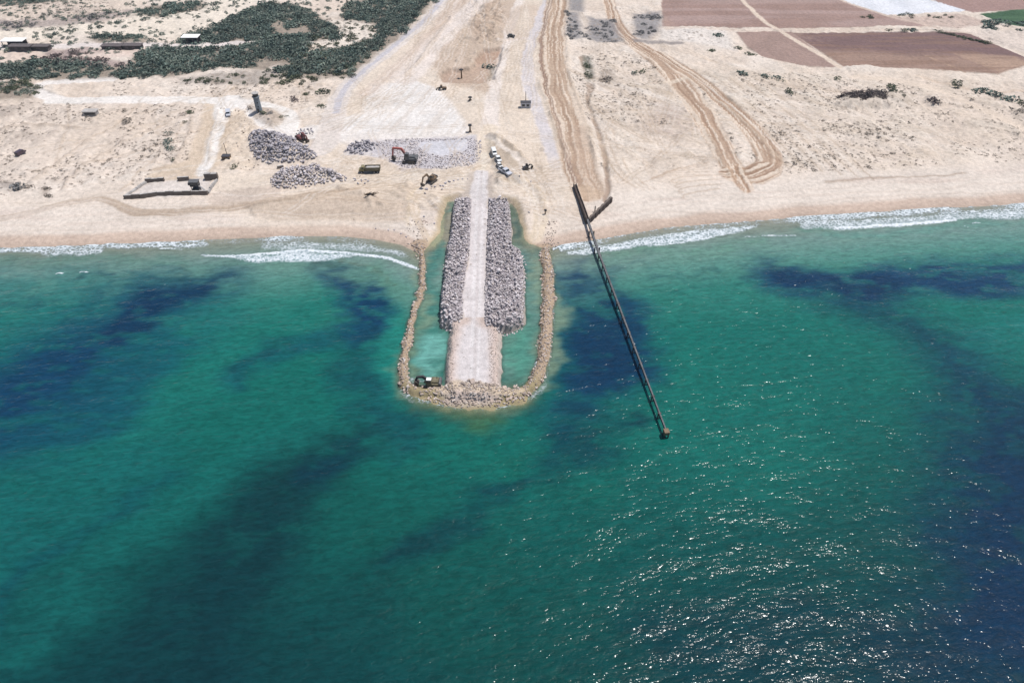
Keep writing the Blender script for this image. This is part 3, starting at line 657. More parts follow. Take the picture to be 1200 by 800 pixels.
fpoly([(40,293),(130,291),(120,300),(60,303)], .58, 2)
for x, y in ((69,321),(98,319)): fline([(x-4,y+.5),(x,y-.5),(x+5,y)], .35, .9, .35, .1)
fline([(190,328),(194,334)], .25, .6, .3, .1)
fpoly([(660,294),(700,287),(745,279),(800,270),(850,266),(893,261),(888,267),(862,274),(835,278),(800,283),(760,289),(718,296),(690,300),(664,298)], .6, 1.4)
fpoly([(740,284),(800,275),(850,269),(890,263),(880,269),(850,274),(800,281),(755,288)], .68, 1.2)
fline([(716,293),(724,290),(736,290)], .9, .8, .7, .15); fline([(760,289),(800,283),(838,277),(862,272)], .7, .7, .7, .2)
fline([(868,278),(885,277),(905,276.5),(934,277)], [.2,.35,.5,.2], .8, .4, .1)
fpoly([(928,258),(1000,255),(1060,252),(1110,248),(1150,246),(1210,243),(1210,256),(1150,258),(1110,260),(1050,265),(980,270),(940,268)], .57, 1.5)
fpoly([(932,264),(975,262),(985,268),(940,270)], .56, 1)
fline([(978,267.5),(1010,265.5),(1050,263),(1090,260),(1122,259)], [.5,.8,1,1,.5], .95, .6, .15)
fpoly([(1120,252),(1210,247),(1300,242),(1300,250),(1160,257)], .62, 1.4)
fline([(1130,265),(1134,267)], .3, .8, .3, .1); fline([(1140,262),(1150,261)], .3, .8, .3, .1)
swash = (1-sstep(2.0, 6.0, SD))*sstep(-4, -1, SD)*((SX < -52) | (SX > 18))*(.38+.24*sstep(-.3,.4,fbm(SX, SY*0, 24, 3, 800)))
foam = np.maximum(foam, swash)
# wash along the outer foot of the ring
fline([(470,448),(475,463),(490,470),(520,473),(560,475.5),(600,473),(628,463),(640,446)], [.8,1.5,1.8,2.2,2.4,2.2,1.6,.8], .46, 1.6, .15)
fline([(478,462),(495,469),(560,476),(610,470)], [.5,.7,.8,.5], .56, .6, .1)
fline([(648,300),(649,350),(646,400),(640,440)], .5, .46, .8, .1); fline([(630,422),(628,430)], .7, .75, .6, .1)
fline([(648,292),(655,289),(668,290)], .6, .8, .5, .1)
fpoly([(476,440),(500,444),(516,441),(518,446),(480,450)], .42, .8)
keep = (np.minimum(np.minimum(SH_[:-1,:-1], SH_[1:,:-1]), np.minimum(SH_[:-1,1:], SH_[1:,1:])) < .5) & (SY[:-1,:-1] < 262)
keep &= ~((SH_[:-1,:-1] > .12) & (SD[:-1,:-1] < -8) & ((SX[:-1,:-1] < -50) | (SX[:-1,:-1] > 30)))
ZS = np.zeros(SX.shape) + .35*sstep(.5, .95, foam) + .05*a2*sstep(0, 10, SD)
colS = np.concatenate([S.C, alpha[..., None]], 2)
sheet('sea', S, ZS, keep, sea_mat(), colS, {'foam': foam})

# ----------------------------------------------------------------------------- sea haze
t = NT('sea haze'); pv = t.n('ShaderNodeVolumePrincipled'); pv.inputs['Color'].default_value = (.62,.82,1,1); pv.inputs['Density'].default_value = HAZE
pv.inputs['Anisotropy'].default_value = .2; t.l(pv.outputs[0], t.out.inputs['Volume'])
me = bpy.data.meshes.new('haze'); b = bmesh.new(); bmesh.ops.create_cube(b, size=1); b.to_mesh(me); b.free(); me.materials.append(t.m)
hz = bpy.data.objects.new('haze', me); COL.objects.link(hz); hz['kind'] = 'stuff'
lo = (min(xs[0], xs2[0])-30, min(ys[0], ys2[0])-30, H.min()-1); hi = (max(xs[-1], xs2[-1])+30, ys[-1]+30, max(H.max()+3, 158))
hz.location = [(a+b)/2 for a, b in zip(lo, hi)]; hz.scale = [b-a for a, b in zip(lo, hi)]
print('BOX', lo, hi)
# ----------------------------------------------------------------------------- object helpers
def tag(o, label, cat, group=None, kind=None):
    if label: o['label'] = label
    if cat: o['category'] = cat
    if group: o['group'] = group
    if kind: o['kind'] = kind
    return o
def empty(name, loc, rz, label, cat, group=None):
    o = bpy.data.objects.new(name, None); COL.objects.link(o); o.location = loc; o.rotation_euler = (0,0,rz); o.empty_display_size = .5
    return tag(o, label, cat, group)
class MB:
    def __init__(s): s.v = []; s.f = []
    def add(s, vs_, fs):
        n = len(s.v); s.v += [tuple(v) for v in vs_]; s.f += [tuple(i+n for i in f) for f in fs]; return s
    def box(s, c, d, rz=0, ry=0, top=(1,1), sh=(0,0)):
        x, y, z = (k/2 for k in d); P = []
        for zz in (-z, z):
            tx, ty = top if zz > 0 else (1,1); ox, oy = sh if zz > 0 else (0,0)
            P += [(-x*tx+ox,-y*ty+oy,zz),(x*tx+ox,-y*ty+oy,zz),(x*tx+ox,y*ty+oy,zz),(-x*tx+ox,y*ty+oy,zz)]
        m = Matrix.Rotation(rz,4,'Z') @ Matrix.Rotation(ry,4,'Y')
        return s.add([m @ Vector(p)+Vector(c) for p in P], [(0,3,2,1),(4,5,6,7),(0,1,5,4),(1,2,6,5),(2,3,7,6),(3,0,4,7)])
    def cyl(s, a, b, r, r2=None, n=10):
        a, b = Vector(a), Vector(b); r2 = r if r2 is None else r2; q = (b-a).to_track_quat('Z','Y'); P = []
        for c, rr in ((a,r),(b,r2)):
            for k in range(n): P.append(c + q @ Vector((rr*math.cos(2*math.pi*k/n), rr*math.sin(2*math.pi*k/n), 0)))
        return s.add(P, [tuple(range(n-1,-1,-1)), tuple(range(n,2*n))]+[(k,(k+1)%n,n+(k+1)%n,n+k) for k in range(n)])
    def prism(s, prof, y0, y1):           # outline in x-z pulled out along y
        n = len(prof); P = [(x,y0,z) for x,z in prof]+[(x,y1,z) for x,z in prof]
        return s.add(P, [tuple(range(n)), tuple(range(2*n-1,n-1,-1))]+[(k,n+k,n+(k+1)%n,(k+1)%n) for k in range(n)])
    def bar(s, pts, w, h):                # a bent beam of section w (across y) by h
        P = [Vector((p[0],0,p[1])) for p in pts]; up = []; dn = []
        for i, p in enumerate(P):
            d = (P[min(i+1,len(P)-1)]-P[max(i-1,0)]).normalized(); nrm = Vector((-d.z,0,d.x))
            hh = h[i] if isinstance(h,(list,tuple)) else h; up.append(p+nrm*hh/2); dn.append(p-nrm*hh/2)
        prof = [(q.x,q.z) for q in up]+[(q.x,q.z) for q in reversed(dn)]
        n = len(up)
        for i in range(n-1): s.prism([(up[i].x,up[i].z),(up[i+1].x,up[i+1].z),(dn[i+1].x,dn[i+1].z),(dn[i].x,dn[i].z)], -w/2, w/2)
        return s
    def build(s, name, mat, parent=None, loc=None, bevel=0, label=None):
        me = bpy.data.meshes.new(name); me.from_pydata(s.v, [], s.f); b = bmesh.new(); b.from_mesh(me); bmesh.ops.recalc_face_normals(b, faces=b.faces)
        if bevel: bmesh.ops.bevel(b, geom=b.edges[:], offset=bevel, segments=1, affect='EDGES', clamp_overlap=True)
        b.to_mesh(me); b.free(); me.materials.append(mat); o = bpy.data.objects.new(name, me); COL.objects.link(o)
        if parent: o.parent = parent
        if loc is not None: o.location = loc
        if label: o['label'] = label
        return o
def mesh_np(name, V, F, mat, kind=None):  # big merged mesh; F is a list of (m, k) index arrays
    me = bpy.data.meshes.new(name); me.vertices.add(len(V)); me.vertices.foreach_set('co', V.astype(np.float32).ravel())
    idx = np.concatenate([f.ravel() for f in F]); cnt = np.concatenate([np.full(len(f), f.shape[1]) for f in F])
    me.loops.add(len(idx)); me.loops.foreach_set('vertex_index', idx.astype(np.int32)); me.polygons.add(len(cnt))
    me.polygons.foreach_set('loop_start', np.concatenate([[0], np.cumsum(cnt)[:-1]]).astype(np.int32)); me.update(calc_edges=True)
    me.materials.append(mat); o = bpy.data.objects.new(name, me); COL.objects.link(o)
    if kind: o['kind'] = kind
    return o

# ----------------------------------------------------------------------------- stones
def rock_proto(seed, flatn=.75):
    r = np.random.default_rng(seed); b = bmesh.new()
    for _ in range(13):
        p = r.normal(size=3); p /= np.linalg.norm(p); p = np.sign(p)*np.abs(p)**.75
        b.verts.new(Vector(p*np.array([1,.8,flatn])*r.uniform(.8,1.05)*.5))
    bmesh.ops.convex_hull(b, input=b.verts[:]); bmesh.ops.delete(b, geom=[v for v in b.verts if not v.link_faces], context='VERTS')
    bmesh.ops.triangulate(b, faces=b.faces[:]); b.verts.index_update()
    V = np.array([v.co[:] for v in b.verts]); F = np.array([[v.index for v in f.verts] for f in b.faces]); b.free(); return V, F
ROCKS = [rock_proto(100+i) for i in range(14)]
M_GREY = stone_mat('grey quarry stone', [(.27,.24,.25),(.47,.43,.445),(.41,.365,.36),(.6,.56,.57),(.36,.325,.34),(.46,.40,.36)])
M_DGREY = stone_mat('dark grey quarry stone', [(.25,.23,.25),(.36,.335,.36),(.30,.28,.30),(.45,.42,.44)])
M_TAN = stone_mat('tan field stone', [(.33,.26,.215),(.44,.36,.31),(.2,.155,.13),(.58,.51,.46),(.37,.315,.29)])
def merged(name, items, protos, mat, kind='stuff'):
    Vs, Fs, n = [], [], 0
    for (x, y, z, s, rz, tx, k) in items:
        V, F = protos[k]; sx, sy, sz = s
        c, sn = math.cos(rz), math.sin(rz); P = V*np.array([sx,sy,sz])
        ct, st = math.cos(tx), math.sin(tx); P = np.stack([P[:,0], P[:,1]*ct-P[:,2]*st, P[:,1]*st+P[:,2]*ct],1)
        P = np.stack([P[:,0]*c-P[:,1]*sn, P[:,0]*sn+P[:,1]*c, P[:,2]],1)+np.array([x,y,z])
        Vs.append(P); Fs.append(F+n); n += len(V)
    return mesh_np(name, np.concatenate(Vs), [np.concatenate(Fs)], mat, kind)
def individuals(name, items, protos, mat, label, cat, group):
    first = {}
    for (x, y, z, s, rz, tx, k) in items:
        if k not in first:
            V, F = protos[k]; me = bpy.data.meshes.new(name); me.from_pydata(V.tolist(), [], F.tolist()); me.materials.append(mat)
            o = first[k] = bpy.data.objects.new(name, me)
        else: o = first[k].copy()
        COL.objects.link(o); o.location = (x,y,z); o.scale = s; o.rotation_euler = (tx,0,rz); tag(o, label, cat, group)
def inside(P, x, y):
    P = np.asarray(P); ins = np.zeros(np.shape(x), bool)
    for k in range(len(P)):
        a, b = P[k], P[(k+1)%len(P)]
        if abs(b[1]-a[1]) < 1e-9: continue
        ins ^= ((a[1] > y) != (b[1] > y)) & (x < a[0]+(y-a[1])*(b[0]-a[0])/(b[1]-a[1]))
    return ins
def hexpts(P, d, jit=.35):
    P = np.asarray(P); lo, hi = P.min(0), P.max(0); X_, Y_ = np.meshgrid(np.arange(lo[0],hi[0],d), np.arange(lo[1],hi[1],d*.866))
    X_ = X_ + (np.arange(X_.shape[0])%2)[:,None]*d/2; x = X_.ravel()+rng.uniform(-jit,jit,X_.size)*d; y = Y_.ravel()+rng.uniform(-jit,jit,X_.size)*d
    k = inside(P, x, y); return x[k], y[k]
def stones(x, y, smin, smax, dz=.15, n=14):
    z = gz(x, y); out = []
    for i in range(len(x)):
        s = rng.uniform(smin*.85, smax)*(1+.45*(rng.random() < .09)); out.append((x[i], y[i], z[i]+dz*s, (s*rng.uniform(.85,1.3), s*rng.uniform(.8,1.1), s*rng.uniform(.7,1.05)), rng.uniform(0,6.3), rng.uniform(-.5,.5), int(rng.integers(n))))
    return out
def camdist(it): return (it[0]**2+it[1]**2+(CAM_H-it[2])**2)**.5/(it[3][0]*it[3][1])**.35
def split300(items, n=300):
    items = sorted(items, key=camdist); return items[:n], items[n:]
band = []
for P in (BANDL, BANDR):
    c = P.mean(0); Q = c+(P-c)*1.0
    x, y = hexpts(Q, .92); band += stones(x, y, .8, 1.25, .2)
    x, y = hexpts(Q, 2.1, .5); band += stones(x, y, .9, 1.35, .75)
    for k in range(len(P)):                                   # stones tumbled down the edges
        a, b = P[k], P[(k+1)%len(P)]; L_ = np.hypot(*(b-a)); nn = int(L_/.32)
        for u in range(nn):
            q = a+(b-a)*rng.random(); o_ = (q-c)/np.hypot(*(q-c))*rng.uniform(-1.0,1.6); q = q+o_
            if inside(ROADP, q[0:1], q[1:2])[0] and q[1] > Wz(560,370)[1]: continue
            zz = float(gz(q[0], q[1])); s = rng.uniform(.8,1.3); band.append((q[0], q[1], max(zz,-.4)+.25, (s,s*.9,s*.85), rng.uniform(0,6.3), rng.uniform(-.5,.5), int(rng.integers(14))))
near, rest = split300(band)
individuals('armour_stone', near, ROCKS, M_GREY, 'angular grey armour stone heaped beside the pale causeway road near its seaward end', 'stone', 'grey armour stones of the two causeway bands')
merged('armour_stone_rubble', rest, ROCKS, M_GREY)
# ring of tan boulders
ring = []; RC = chaikin(RINGC, 1); RWd = np.interp(np.linspace(0,1,len(RC)), np.linspace(0,1,len(RINGW)), RINGW)
for k in range(len(RC)-1):
    a, b = RC[k], RC[k+1]; d = b-a; L_ = np.hypot(*d); nv = np.array([-d[1], d[0]])/L_; hw = max(.9, (RWd[k]+.8)*(.72+.62*float(vnoise(np.array(k*.9), np.array(.5), 71))))
    for u in range(int(L_*hw*2/.62)):
        q = a+d*rng.random()+nv*(rng.uniform(-hw,hw)+.5*math.sin(k*2.3)); zz = float(gz(q[0],q[1]))
        if zz < -.9: continue
        edge = abs((q-a)@nv)/hw; s = rng.uniform(.45,1.0)*(1.3 if edge > .6 else .9)*(1.5 if rng.random() < .06 else 1)
        ring.append((q[0], q[1], zz+.12*s, (s*1.15,s*.95,s*.8), rng.uniform(0,6.3), rng.uniform(-.5,.5), int(rng.integers(14))))
P = W0([(492,470),(500,472),(540,477),(590,477),(618,469),(600,464),(540,466)]); x, y = hexpts(P, 1.0); ring += [r for r in stones(x, y, .6, 1.1) if r[2] > -1.2]
for sx, px0, px1 in ((1,477,500),(1,640,652)):                # loose ends on the beach
    for _ in range(70):
        q = W(rng.normal((px0+px1)/2, (px1-px0)*.32), rng.uniform(258,292)); zz = float(gz(*map(np.array, q))); s = rng.uniform(.4,.95)
        ring.append((q[0], q[1], zz+.1, (s,s*.9,s*.8), rng.uniform(0,6.3), 0, int(rng.integers(14))))
near, rest = split300(ring)
individuals('boulder', near, ROCKS, M_TAN, 'tan boulder in the curved seaward front of the rock ring, with water washing its foot', 'boulder', 'tan boulders of the ring wall')
merged('boulder_rubble', rest, ROCKS, M_TAN)
# stone fill on the apron and the causeway shoulders
P = W0([(504,458),(520,455),(585,456),(616,457),(606,463),(560,465),(514,464)]); x, y = hexpts(P, .9); it = stones(x, y, .3, .65)
P = WA([(521,452),(526,400),(531,378),(538,378),(533,410),(530,452)], 2.0); x, y = hexpts(P, .7); it += stones(x, y, .22, .5)
P = WA([(574,452),(572,400),(570,382),(584,382),(586,420),(585,455)], 2.0); x, y = hexpts(P, .7); it += stones(x, y, .22, .5)
merged('stone_fill_gravel', it, ROCKS, M_TAN)
# stockpiles
def pile(name, pts, d, smin, smax, mat, label, two=True):
    P = WW(pts); x, y = hexpts(P, d); it = stones(x, y, smin, smax, .2)
    if two: x, y = hexpts(P.mean(0)+(P-P.mean(0))*.85, d*1.6, .5); it += stones(x, y, smin, smax, .8)
    o = merged(name, it, ROCKS, mat, 'stuff'); tag(o, label, 'stones'); return o
pile('stone_stockpile', PILE1, 1.25, 1.1, 1.8, M_DGREY, 'big dark grey stone stockpile below the watchtower mound')
pile('stone_stockpile', PILE2, 1.25, 1.1, 1.8, M_GREY, 'oval grey stone stockpile beside the sandy yard above the beach')
pile('stone_stockpile', PILE3, 1.25, 1.0, 1.7, M_DGREY, 'small dark stone stockpile at the west end of the gravel yard')
pile('stone_stockpile', [(346,158),(350,151),(362,150),(370,154),(366,158),(356,157)], 1.5, .9, 1.5, M_DGREY, 'few dark stones heaped behind the red excavator', False)
pile('stone_stockpile', [(386,208),(398,204),(408,208),(405,213),(392,214)], 1.4, 1.0, 1.5, M_GREY, 'tail of loose grey stones at the oval stockpile', False)
pile('stone_stockpile', [(410,211),(420,206),(434,210),(432,215),(420,216)], 2.3, .8, 1.5, M_DGREY, 'handful of scattered dark stones below the olive dump truck', False)
P = WW([(440,166),(480,162),(530,163),(556,162),(565,170),(563,186),(556,194),(520,199),(480,198),(456,190),(448,180)]); HOLE = WW([(488,167),(548,163),(548,176),(520,184),(496,178)])
x, y = hexpts(P, .95); k = (~inside(HOLE, x, y)) & (rng.random(len(x)) < .8); tag(merged('quarry_rubble', stones(x[k], y[k], .4, 1.0), ROCKS, M_GREY), 'pale grey rubble spread over the gravel yard', 'rubble')
P = WW([(256,126),(290,130),(300,150),(296,175),(306,198),(282,199),(275,185),(280,150)]); x, y = hexpts(P, 2.2); k = rng.random(len(x)) < .5
tag(merged('earth_clod_rubble', stones(x[k], y[k], .4, 1.1), ROCKS, M_TAN), 'tan clods on the dug slope west of the dark stockpile', 'rubble')
# lone stones along the causeway head
lone = []
for px, py, s in ((500,222,1.5),(498,227,1.2),(506,219,1.0),(510,219,1.1),(516,217,1.1),(519,216,1.2),(522,215,1.3),(527,213,1.4),(532,212,1.1),(537,211,.9),(542,210,.9),(548,210,.8),(518,222,1.0),(609,206,.9),(622,213,1.1),(563,166,1.4),(562,168,1.2),(620,249,1.0),(497,254,1.0),(509,262,1.0),(440,268,1),(455,270,.9),(470,274,1.0),(462,270,.8),(476,278,1)):
    x, y, z = G(px, py); lone.append((x,y,z+.15*s,(s*1.2,s,s*.8),rng.uniform(0,6),0,int(rng.integers(14))))
individuals('loose_stone', lone, ROCKS, M_DGREY, 'single dark stone lying apart on the sand around the causeway head', 'stone', 'loose stones around the causeway head')

# ----------------------------------------------------------------------------- plants
def bush_proto(seed, n, leaf, flatn=.75):
    r = np.random.default_rng(seed); V, F = [], []
    lobes = r.normal(0, .26, (4,3))*np.array([1,1,.4]); 
    for i in range(n):
        p = r.normal(size=3); p /= np.linalg.norm(p); p[2] = abs(p[2]); p = p*(.28+.2*r.random()**.5)*np.array([1,1,flatn*1.3]) + lobes[i%4]; p[2] = max(.02, p[2])
        a = r.normal(size=3); a /= np.linalg.norm(a); b_ = np.cross(a, r.normal(size=3)); b_ /= np.linalg.norm(b_); s = leaf*r.uniform(.6,1.3)
        k = len(V); V += [p+a*s, p+b_*s*.8, p-a*s, p-b_*s*.8]; F.append((k,k+1,k+2,k+3))
    return np.array(V), np.array(F)
BIG = [bush_proto(300+i, 110, .10) for i in range(8)]
SML = [bush_proto(400+i, 22, .2, .6) for i in range(8)]
M_GRN = leaf_mat('thicket leaves', [(.065,.095,.08),(.105,.14,.115),(.085,.118,.10),(.145,.175,.15)])
M_SAGE = leaf_mat('sage leaves', [(.10,.13,.10),(.15,.18,.145),(.12,.14,.12),(.18,.2,.165)])
M_DUL = leaf_mat('dune scrub leaves', [(.19,.155,.13),(.25,.21,.175),(.155,.13,.105),(.3,.255,.22)])
M_PUR = leaf_mat('dry purple scrub', [(.10,.075,.07),(.14,.105,.10),(.085,.068,.065),(.17,.135,.125)])
M_GRY = leaf_mat('dead grey scrub', [(.16,.155,.15),(.21,.2,.2),(.13,.13,.125)])
M_OLV = leaf_mat('olive bush leaves', [(.05,.06,.035),(.075,.09,.05),(.10,.105,.065)])
M_BARK = plain('bark', (.12,.09,.07), .95, .1)
def plants(x, y, smin, smax, n=8, hz=.8):
    z = gz(x, y); return [(x[i], y[i], z[i]-.02, (s*rng.uniform(.85,1.3), s*rng.uniform(.85,1.2), s*hz*rng.uniform(.75,1.2)), rng.uniform(0,6.3), 0, int(rng.integers(n))) for i in range(len(x)) for s in (rng.uniform(smin, smax),)]
def thicket(key, d, smin, smax, mat, label, name='thicket_shrubbery', thin=.06, pts=None):
    P = WW(pts if pts is not None else THK[key]); c = P.mean(0); x, y = hexpts(c+(P-c)*1.08, d, .5)
    wx = x+9*fbm(x, y, 20, 3, 510)+3*fbm(x, y, 5, 2, 530); wy = y+12*fbm(x, y, 20, 3, 520)+3*fbm(x, y, 5, 2, 540); g_ = fbm(x, y, 16, 4, 500)
    k = (rng.random(len(x)) > thin+.25*(g_ < -.15)) & (g_ > -.38) & inside(P, wx, wy)
    pl = plants(x[k], y[k], smin, smax); pl = [(a,b,c_,(q[0]*f_,q[1]*f_,q[2]*f_),e,g,h) for (a,b,c_,q,e,g,h) in pl for f_ in (rng.choice([.55,.8,1,1,1.25]),)]
    if key:
        m_ = rng.random(len(pl)) < .42; tag(merged('sage_shrubbery', [p_ for p_, q_ in zip(pl, m_) if q_], BIG, M_SAGE), label.replace('dark green','sage green').replace('grey green','pale sage').replace('olive','sage')+', paler bushes in it', 'thicket')
        pl = [p_ for p_, q_ in zip(pl, m_) if not q_]
    tag(merged(name, pl, BIG, mat), label, 'thicket')
thicket('a', 2.5, 3.0, 5.2, M_GRN, 'long dark green thicket below the hut terrace')
thicket('b', 2.7, 3.0, 5.4, M_GRN, 'dark green thicket mass behind the eastern hut')
thicket('c', 2.7, 2.8, 5.0, M_GRN, 'dark green thicket along the bend of the paved road')
thicket('d', 2.6, 2.8, 4.4, M_GRN, 'narrow dark thicket behind the low huts')
thicket('e', 3.2, 3.0, 5.0, M_GRN, 'grey green thicket on the far dune ridge')
thicket('f', 3.0, 2.4, 4.0, M_OLV, 'olive thicket beside the bend of the white track')
thicket('g', 3.6, 2.6, 4.4, M_GRN, 'far grey green thicket on the skyline dunes')
thicket(None, 3.6, 1.6, 3.2, M_OLV, 'low olive scrub between the thickets and the paved road', 'dry_shrubbery', .45, [(300,82),(330,60),(395,28),(445,30),(450,55),(420,85),(380,98),(310,98)])
thicket(None, 4.2, 1.6, 3.4, M_SAGE, 'pale sage scrub over the far western dunes', 'dry_shrubbery', .5, [(-40,0),(240,-4),(430,-6),(400,20),(250,30),(180,60),(-40,100)])
thicket(None, 3.2, 2.2, 3.8, M_PUR, 'dry purple scrub between the hut terrace and the green thicket', 'dry_shrubbery', .2, [(35,70),(60,59),(105,57),(120,61),(95,68),(150,74),(150,79),(60,77)])
thicket(None, 4.6, 2.2, 4.0, M_GRY, 'pale dead scrub on the far western dunes', 'dry_shrubbery', .4, [(-40,24),(60,24),(155,12),(170,14),(110,28),(0,36),(-40,36)])
thicket(None, 3.4, 2.0, 3.4, M_OLV, 'low scrub fringe in front of the green thicket', 'dry_shrubbery', .4, [(210,92),(300,82),(350,88),(390,96),(300,97),(215,98)])
for i, p in enumerate([[(664,14),(678,14),(684,44),(676,46),(664,42)],[(690,20),(720,24),(729,48),(700,49),(688,44)],[(742,16),(774,14),(776,30),(758,46),(744,44)]]):
    thicket(None, 3.0, 1.8, 3.0, M_GRY, ['grey dead scrub patch beside the stripped earth strip','square grey dead scrub patch between the strip and the curved track','mauve grey dead scrub patch beside the brown field'][i], 'dry_shrubbery', .3, p)
thicket(None, 1.9, 1.2, 2.2, M_GRY, 'grey scrub on the mound at the foot of the watchtower', 'dry_shrubbery', .35, [(296,128),(322,128),(335,139),(322,148),(302,138)])
thicket(None, 1.8, 2.0, 3.4, M_PUR, 'dark purple scrub on the long low hummock of the eastern dunes', 'dry_shrubbery', .02, [(980,121),(986,112),(1022,112),(1042,119),(1058,125),(1030,128),(1000,125)])
thicket(None, 3.6, 1.6, 2.8, M_OLV, 'open olive scrub on top of the eastern hummock', 'dry_shrubbery', .4, [(1000,110),(1050,110),(1072,116),(1062,125),(1030,117)])
# bushes one can tell apart
def bush(px, py, s, mat, label, name='bush', h=.8, grp=None):
    x, y, z = G(px, py); e = empty(name, (x,y,z), rng.uniform(0,6), label, 'bush', grp)
    V, F = BIG[int(rng.integers(8))]; me = bpy.data.meshes.new('foliage'); me.from_pydata((V*np.array([s*1.15,s,s*h])).tolist(), [], F.tolist()); me.materials.append(mat)
    o = bpy.data.objects.new('foliage', me); COL.objects.link(o); o.parent = e
    st = MB(); 
    for k in range(3): st.cyl((0,0,-.2),(.2*s*math.cos(k*2.1),.2*s*math.sin(k*2.1),.35*s*h),.05*s**.5,.02,5)
    st.build('stem', M_BARK, e)
for px, py, s, m, lb in (
    (198,157,3.2,M_GRN,'dark green bush at the top of the upright clump west of the tan track'),
    (196,165,3.6,M_GRN,'dark green bush in the middle of the upright clump west of the tan track'),
    (199,175,3.8,M_GRN,'dark green bush at the foot of the upright clump west of the tan track'),
    (202,188,2.4,M_OLV,'small olive bush below the upright green clump'),
    (221,132,4.0,M_OLV,'olive bush at the top of the scrub line beside the tan track'),
    (216,142,2.2,M_OLV,'little olive bush west of the tan track'),
    (145,130,3.2,M_DUL,'grey brown bush beside the white track, upper of two'),
    (147,142,4.2,M_DUL,'wide grey brown bush west of the tan track'),
    (378,107,5.5,M_OLV,'round olive bush beside the bend of the paved road'),
    (345,117,4.0,M_PUR,'dry brown bush east of the watchtower'),
    (376,125,3.5,M_OLV,'low olive bush where the white tracks meet the paved road'),
    (357,111,3.2,M_OLV,'thin olive bush between the dry brown bush and the round one'),
    (330,138,2.8,M_OLV,'dark bush on the east edge of the watchtower mound'),
    (308,133,3.0,M_OLV,'dark bush at the foot of the watchtower'),
    (293,127,2.6,M_DUL,'grey bush on the west side of the watchtower'),
    (870,87,5.5,M_GRN,'dark green bush, largest of the three below the brown field'),
    (898,90,4.4,M_GRN,'dark green bush in the middle of the three below the brown field'),
    (911,92,4.2,M_GRN,'dark green bush, last of the three below the brown field'),
    (980,92,3.4,M_OLV,'olive bush where the dirt path leaves the brown field'),
    (1045,103,5.0,M_OLV,'flat olive bush north of the purple hummock'),
    (1121,99,6.0,M_OLV,'long flat olive bush near the eastern dune track'),
    (1152,108,6.5,M_GRN,'dark bush at the west end of the row on the eastern dunes'),
    (1166,112,6.0,M_GRN,'dark bush in the middle of the row on the eastern dunes'),
    (1184,117,6.0,M_GRN,'dark bush at the lower end of the row on the eastern dunes'),
    (1196,121,4.6,M_OLV,'olive bush past the end of the row on the eastern dunes'),
    (1197,132,4.6,M_DUL,'grey bush below the row on the eastern dunes'),
    (1096,119,5.6,M_PUR,'round purple brown bush on its own hummock'),
    (925,108,4.2,M_OLV,'flat olive bush on the pale dunes below the three green bushes'),
    (840,42,6.0,M_GRN,'tall dark bush on the pale sand beside the brown field'),
    (866,58,4.6,M_OLV,'olive bush against the lower edge of the brown field'),
    (880,65,4.4,M_OLV,'small olive bush at the corner of the brown field'),
    (834,60,3.6,M_OLV,'olive bush on the sand west of the brown field'),
    (1068,35,5.5,M_GRN,'dark bush standing alone on the track between the fields'),
    (1060,36,4.0,M_OLV,'olive bush beside the field track'),
    (1042,36,3.4,M_OLV,'tiny bush on the field track'),
    (752,84,4.2,M_OLV,'greenish bush in the fork west of the curved track'),
    (744,86,3.2,M_GRN,'small green bush in the fork west of the curved track'),
    (688,78,4.6,M_OLV,'grey green bush at the head of the ditch'),
    (690,90,4.4,M_OLV,'grey green bush in the ditch'),
    (711,93,5.0,M_DUL,'brown bush east of the ditch head'),
    (575,80,5.4,M_GRN,'dark bush in the pit beside the white track'),
    (535,100,3.6,M_DUL,'grey brown bush at the corner of the white yard'),
    (18,219,5.6,M_GRY,'flat grey bush on the western dunes above the beach'),
    (54,222,3.0,M_DUL,'brown bush between the grey bush and the beach track'),
    (57,230,2.6,M_DUL,'brown bush just above the beach track'),
    (276,195,3.0,M_OLV,'olive bush at the foot of the dug slope')):
    bush(px, py, s, m, lb, h=.62)
for k in range(46):                                           # hedge-like scatter along the field corner and thicket fringes
    px, py = ((1150+rng.uniform(-2,55), 28+rng.uniform(-3,8)) if k < 12 else (1090+k*3.1-30+rng.uniform(-2,2), 37+ (k-12)*.75) if k < 32 else (rng.uniform(1000,1130), rng.uniform(17,22)))
    bush(px, py, rng.uniform(3.5,7) if k < 12 else rng.uniform(2,3.6), M_GRN if k < 12 else M_OLV, 'green bush in the clump beside the far green field' if k < 12 else 'low olive bush in the row along the far edge of the brown field' if k < 32 else 'tiny bush along the lower edge of the white covered field', h=.6,
         grp='green bushes beside the green field' if k < 12 else 'bushes along the edge of the brown field' if k < 32 else 'bushes below the white field')
# dune scrub: the largest as plants of their own, the rest as one cover
tx, ty = [], []
def scrub(pts, d, lim, seed):
    P = WW(pts); x, y = hexpts(P, d, .5); g_ = fbm(x, y, 16, 3, seed)+.5*fbm(x, y, 5, 2, seed+7); k = (g_ > lim) & (rng.random(len(x)) < .62)
    z = vnoise(x*3, y*3, 3); tx.extend(x[k]); ty.extend(y[k])
scrub([(-70,116),(0,118),(60,120),(195,122),(240,126),(225,190),(160,210),(60,222),(-60,236)], 2.0, .0, 600)
scrub([(140,150),(225,130),(228,185),(185,215),(120,215)], 2.0, .05, 650)
scrub([(130,98),(300,96),(390,100),(380,125),(320,122),(130,113)], 2.1, -.15, 610)
scrub([(860,85),(1000,90),(1260,110),(1260,190),(1040,204),(960,212),(890,150)], 2.2, -.05, 620)
scrub([(930,130),(1040,140),(1030,160),(940,158)], 1.9, -.1, 660)
scrub([(680,50),(800,80),(850,140),(800,150),(700,140)], 2.1, -.12, 630)
